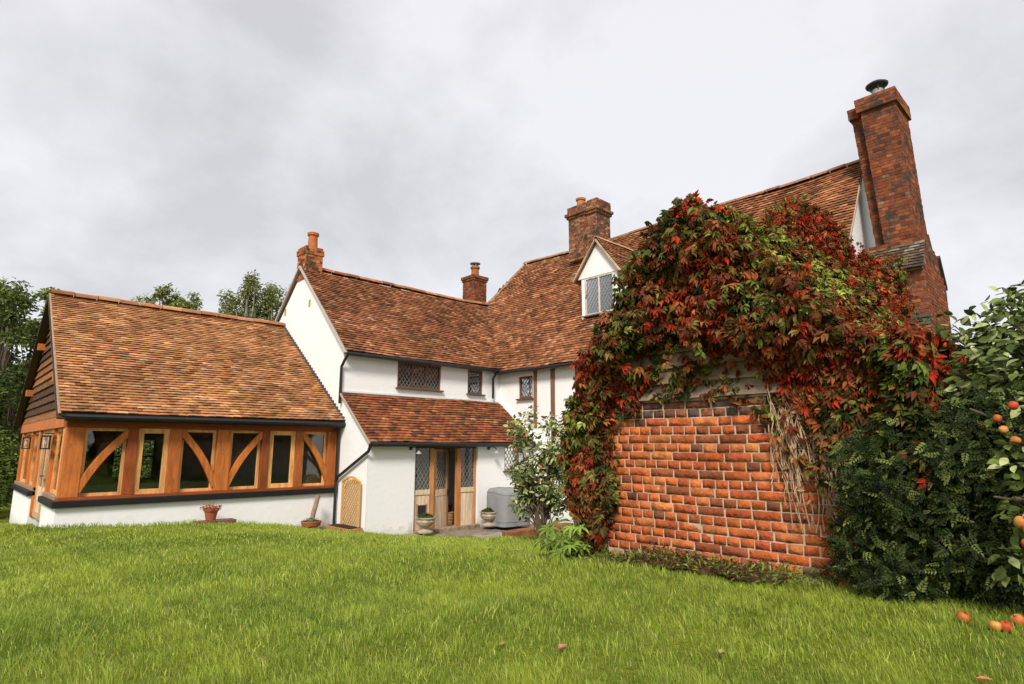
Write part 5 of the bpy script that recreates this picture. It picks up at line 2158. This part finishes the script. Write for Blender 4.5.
def build_cover():
    x0, x1, y0, y1 = 10.45, 11.40, 11.10, 11.90
    t = thing('covered_barbecue', 'barbecue under a pale grey fitted cover against the white wall', 'barbecue cover', (11.1, 11.3, .04))
    m = MB()
    nx, ny, nz = 10, 8, 9
    # draped box: loop sections
    loops = []
    K = 44
    zs = [.04, .15, .35, .55, .72, .82, .87, .90]
    for i, z in enumerate(zs):
        f = i / (len(zs) - 1)
        ring = []
        for k in range(K):
            a = 2 * math.pi * k / K
            c, s_ = math.cos(a), math.sin(a)
            e_ = 8.0
            rr = (abs(c) ** e_ + abs(s_) ** e_) ** (-1 / e_)
            shrink = 1 - (.0 if z < .8 else (z - .8) * 1.1)
            wob = 1 + .030 * math.sin(a * 9 + z * 3) * (1 - f) + .01 * math.sin(a * 4)
            x = (x0 + x1) / 2 + c * rr * (x1 - x0) / 2 * shrink * wob
            y = (y0 + y1) / 2 + s_ * rr * (y1 - y0) / 2 * shrink * wob
            zz = z + (.07 * (y - y0) / (y1 - y0) if z > .8 else 0) - (.02 if z > .8 else 0) * abs(math.sin(a * 2))
            ring.append((x, y, zz))
        loops.append(ring)
    vs = [p for l in loops for p in l]
    fs = []
    for i in range(len(loops) - 1):
        for k in range(K):
            fs.append((i * K + k, i * K + (k + 1) % K, (i + 1) * K + (k + 1) % K, (i + 1) * K + k))
    vs.append(((x0 + x1) / 2, (y0 + y1) / 2, .95))
    c = len(vs) - 1
    for k in range(K):
        fs.append(((len(loops) - 1) * K + k, (len(loops) - 1) * K + (k + 1) % K, c))
    m.add(vs, fs, (.25, .25, .26))
    o = m.build('cover', M['cloth'], t, smooth=True)
    for li in (1, 5):
        m = MB()
        r2 = loops[li] + loops[li][:1]
        m.tube([((p_[0] - 10.925) * 1.004 + 10.925, (p_[1] - 11.5) * 1.006 + 11.5, p_[2]) for p_ in r2], .007, 5, (.17, .17, .18), cap=False)
        m.build('piping', M['cloth'], o)


build_cover()


def flowers(x, y, z, n, r, t, cols, size=.05):
    th, rr = rng.uniform(0, 6.28, n), rng.random(n) ** .5 * r
    P = np.stack([x + rr * np.cos(th), y + rr * np.sin(th), z + rng.uniform(0, .12, n) * (1 - rr / r * .6)], 1)
    C = np.array([cols[i] for i in rng.integers(0, len(cols), n)]) * rng.uniform(.7, 1.3, (n, 1))
    leaf_mesh('foliage', P, np.tile([0., 0, 1], (n, 1)) + jitter_dirs(n, .6), jitter_dirs(n, 1) + np.array([0, 0, .4]), rng.uniform(.6, 1.2, n) * size, C, OVAL[0], OVAL[1], M['leaf'], t)


# red flowers in a clay pot on the brick step
px_, py_ = 4.22, 13.12
zs_ = .56
t = thing('flower_pot', 'clay pot of red flowers on a low brick step before the white plinth', 'flower pot', (px_, py_, zs_))
m = MB()
m.lathe((px_, py_, zs_), [(.09, 0), (.125, .17), (.145, .175), (.15, .23), (.13, .23), (.12, .18)], 22, (.36, .10, .05))
m.build('pot', M['terracotta'], t)
flowers(px_, py_, zs_ + .21, 170, .20, t, [(.12, .2, .03), (.16, .22, .05), (.55, .06, .03), (.6, .2, .12)])
m = MB()
for j in range(2):
    for k in range(4):
        m.box(3.86 + k * .19 + .05 * j, 4.04 + k * .19 + .05 * j, 12.93, 13.2, zs_ - .14 + j * .07 - .001, zs_ - .14 + (j + 1) * .07 - .004, vary((.17, .10, .07), .2))
m.box(3.85, 4.66, 12.93, 13.2, zs_ - .5, zs_ - .142, (.12, .08, .06))
tag(m.build('brick_step', M['brick'], bevel=.006), 'low brick step under the pot of red flowers', 'step')

# bowl with small plant and a driftwood post
bx_, by_ = 6.36, 13.12
zb = gz(bx_, by_) + .05
t = thing('planter_bowl', 'shallow clay bowl of greenery with a leaning wooden post before the white plinth', 'planter', (bx_, by_, zb))
m = MB()
m.lathe((bx_, by_, zb), [(.15, 0), (.20, .03), (.215, .09), (.225, .10), (.225, .13), (.20, .13), (.19, .09)], 24, (.34, .12, .06))
m.build('bowl', M['terracotta'], t)
flowers(bx_, by_, zb + .10, 90, .14, t, [(.10, .17, .04), (.16, .22, .07)], .07)
m = MB()
m.tube([(bx_ + .03, by_ + .05, zb + .08), (bx_ + .07, by_ + .06, zb + .3), (bx_ + .12, by_ + .05, zb + .5), (bx_ + .15, by_ + .05, zb + .68)], [.05, .055, .05, .055], 9, (.32, .22, .16))
m.build('wooden_post', M['bark'], t)

# trellis planter at the lean-to side
t = thing('trellis_planter', 'pale wooden planter box with arched lattice trellis beside the black downpipe', 'trellis', (6.95, 12.75, .1))
m = MB()
tx = 7.03
m.box(6.72, 7.08, 12.10, 13.14, .02, .24, (.42, .22, .09))
m.build('planter_box', M['oak'], t, bevel=.008)
m = MB()
m.box(6.75, 7.05, 12.13, 13.11, .235, .25, (.04, .03, .02))
m.build('soil', M['soil'], t)
m = MB()
y0, y1, zt = 12.22, 13.02, 1.22
c = (.62, .36, .12)
m.box(tx - .02, tx + .02, y0, y0 + .045, .24, zt, c)
m.box(tx - .02, tx + .02, y1 - .045, y1, .24, zt, c)
arc = [(tx, lerp(y0 + .02, y1 - .02, k / 8), zt + .10 * math.sin(math.pi * k / 8)) for k in range(9)]
for a, b in zip(arc[:-1], arc[1:]):
    m.bar(a, b, .045, .04, (1, 0, 0), c)
for sg in (1, -1):
    for k in range(-12, 14):
        za = .30 + k * .115
        p, q = (y0 + .04, za), (y1 - .04, za + (y1 - y0 - .08) * 1.15)
        if sg < 0:
            p, q = (y1 - .04, za), (y0 + .04, za + (y1 - y0 - .08) * 1.15)
        def clip(p, q):
            lo, hi = .26, zt + .05
            (ya, a), (yb, b) = p, q
            if b < lo or a > hi:
                return None
            if a < lo:
                s_ = (lo - a) / (b - a)
                ya, a = ya + (yb - ya) * s_, lo
            if b > hi:
                s_ = (hi - a) / (b - a)
                yb, b = ya + (yb - ya) * s_, hi
            return (ya, a), (yb, b)
        r_ = clip(p, q)
        if r_:
            (ya, a), (yb, b) = r_
            m.bar((tx + .006 * sg, ya, a), (tx + .006 * sg, yb, b), .024, .010, (1, 0, 0), vary(c, .1))
m.build('trellis', M['plain'], t)


# ================================================================== fallen leaves on the lawn
def ground_hit(px, py):
    xc, yc = (px - 512) / F_PX, (342 - py) / F_PX
    ct, st = math.cos(PITCH), math.sin(PITCH)
    d = Vector((HX * ct, HY * ct, st)) + Vector((HY, -HX, 0)) * xc + Vector((-HX * st, -HY * st, ct)) * yc
    p = Vector((0, 0, EYE))
    s_ = .5
    for _ in range(4000):
        q = p + d * s_
        if q.z < gz(q.x, q.y) + .03:
            return q
        s_ += .01
    return p + d * s_


fl = [((559, 651), .075, (.62, .30, .22), 'pinkish fallen leaf lying flat in the foreground grass'),
      ((504, 644), .045, (.45, .36, .12), 'small straw-coloured fallen leaf left of the pink one in the foreground grass'),
      ((488, 550), .10, (.55, .38, .26), 'pale fallen leaf on the lawn straight below the right urn'),
      ((514, 551), .07, (.5, .38, .28), 'tiny pale fallen leaf on the lawn below the grey cover'),
      ((722, 652), .05, (.50, .42, .16), 'yellowish fallen leaf in the grass below the brick wall'),
      ((976, 681), .06, (.55, .25, .10), 'orange fallen leaf at the lower right edge of the lawn')]
for (q, s_, c, lab) in fl:
    p = ground_hit(*q)
    v, f = leaflet(0, 0, 0, s_, s_ * .5, 0, .10, .05)
    a = rnd(0, 6)
    m = MB()
    m.add([(p.x + x * math.cos(a) - y * math.sin(a), p.y + x * math.sin(a) + y * math.cos(a), p.z + .012 + z) for x, y, z in v] , f, c)
    # give the leaf a little thickness
    so = m.build('fallen_leaf', M['leaf'])
    md = so.modifiers.new('thickness', 'SOLIDIFY')
    md.thickness = .001
    tag(so, lab, 'leaf', 'fallen leaves on the lawn')


# ================================================================== background trees, hedge, fence
def tree(px, depth, top, crown_r, n, lab, col, birch=False, leaf=.16, low=.35, group='trees behind the garden room'):
    u0, v0 = at(px, depth)
    z0 = gz(u0, v0)
    t = thing('tree', lab, 'tree', (u0, v0, z0), group)
    H = top - z0
    m = MB()
    tc_ = (.30, .28, .24) if birch else (.10, .075, .05)
    m.tube([(u0, v0, z0 - .1), (u0 + .1, v0, z0 + H * .3), (u0 - .05, v0 + .1, z0 + H * .6), (u0, v0, z0 + H * .9)], [H * .022, H * .017, H * .011, H * .003], 8, tc_)
    cs = []
    K = 70
    for k in range(K):
        f = low + (1 - low) * (k + .5) / K
        rr = crown_r * math.sin(math.pi * min(1, (f - low) / (1 - low) * .82 + .16)) ** .8
        a = rnd(0, 6.28)
        q = rnd(.25, .95) * rr
        b = crown_r * rnd(.20, .38) * (1.1 - .5 * f)
        cs.append((u0 + q * math.cos(a), v0 + q * math.sin(a), z0 + H * f - b * .5, b, b * rnd(.6, .9) if not birch else b * 1.3))
    branches(m, (u0, v0, z0 + H * low), [(c[0], c[1], c[2]) for c in cs], H * .008, tc_, .15)
    m.build('trunk', M['bark'], t)
    P, d = crown_points(cs, n, .7)
    f = fnoise(P, 1.2, px * .1)
    C = np.array(col) * (rng.uniform(.6, 1.4, (n, 1)) * (.7 + .6 * f[:, None]))
    leaf_mesh('crown', P, d * .5 + np.array([0, 0, .8]) + jitter_dirs(n, .6), d + jitter_dirs(n, .7), rng.uniform(.7, 1.3, n) * leaf, C, OVAL[0], OVAL[1], M['treeleaf'], t)


tree(-14, 27, 9.8, 3.2, 30000, 'tall dark leafy tree at the left photo edge, cut by the frame', (.12, .16, .04), leaf=.20, low=.10)
tree(34, 30, 10.2, 2.2, 22000, 'dense green tree close behind the gable of the garden room', (.22, .26, .07), leaf=.20, low=.10)
tree(10, 23, 5.2, 2.0, 9000, 'low bushy dark tree in front of the tall tree at the left edge', (.06, .09, .02), leaf=.16, low=.05)
tree(155, 36, 11.9, 3.0, 20000, 'rounded green treetop showing above the left half of the garden room ridge', (.22, .26, .07), leaf=.22)
tree(128, 37, 11.6, 2.0, 7000, 'low rounded treetop, leftmost above the garden room ridge', (.22, .26, .07), leaf=.22)
tree(182, 37, 11.9, 1.6, 5000, 'small treetop just right of the rounded one above the garden room ridge', (.22, .26, .07), leaf=.2)
tree(216, 38, 12.1, 1.9, 6000, 'thin airy birch top, first birch from the left above the garden room ridge', (.24, .27, .09), True, .18)
tree(240, 37, 12.9, 2.2, 13000, 'tallest birch top above the right half of the garden room ridge', (.24, .27, .085), True, .19)
tree(262, 38, 12.6, 2.1, 12000, 'birch top between the tallest birch and the white gable', (.24, .27, .085), True, .19)
tree(284, 39, 12.7, 2.0, 12000, 'birch top partly hidden by the white wing gable', (.24, .27, .085), True, .19)


def hedge_shrub(u0, v0, r, h, lab, col, n):
    z0 = gz(u0, v0)
    t = thing('shrub', lab, 'shrub', (u0, v0, z0))
    cs = [(u0 + rnd(-.6, .6) * r, v0 + rnd(-.6, .6) * r, z0 + rnd(.2, .8) * h, r * rnd(.35, .6), h * rnd(.2, .35)) for _ in range(12)]
    m = MB()
    branches(m, (u0, v0, z0 - .05), [(c[0], c[1], c[2]) for c in cs], .03, (.1, .07, .05), .1)
    m.build('stem', M['bark'], t)
    P, d = crown_points(cs, n, .6)
    leaf_mesh('foliage', P, d * .5 + np.array([0, 0, .8]) + jitter_dirs(n, .6), d + jitter_dirs(n, .7), rng.uniform(.08, .15, n), np.array(col) * rng.uniform(.5, 1.5, (n, 1)), OVAL[0], OVAL[1], M['treeleaf'], t)


a, b = at(2, 19)
hedge_shrub(a, b, 1.0, 2.4, 'yellow-green bush beside the fence at the left photo edge', (.13, .17, .03), 5000)
a, b = at(-30, 17)
hedge_shrub(a, b, 1.1, 2.2, 'green bush just outside the left photo edge in front of the fence', (.10, .15, .03), 3500)
hedge_shrub(4.9, 23.0, 1.1, 2.6, 'bright green bush seen through the garden room windows', (.14, .20, .05), 5000)

# low woven fence at the left
t = thing('garden_fence', 'low brown wooden fence behind the garden room at the left edge', 'fence', (*at(-5, 22), .7))
fa, fb = Vector((*at(-140, 20), .65)), Vector((*at(45, 24), .65))
m = MB()
for k in range(9):
    z = .08 + k * .11
    m.bar(fa + Vector((0, 0, z)), fb + Vector((0, 0, z)), .02, .095, (0, 0, 1), vary((.10, .065, .045), .25))
m.build('slats', M['boards'], t)
for k in range(7):
    p = fa.lerp(fb, k / 6)
    m = MB()
    m.box(p.x - .05, p.x + .05, p.y - .05, p.y + .05, .5, 1.85, vary((.10, .07, .05), .2))
    m.build('post', M['oak'], t)
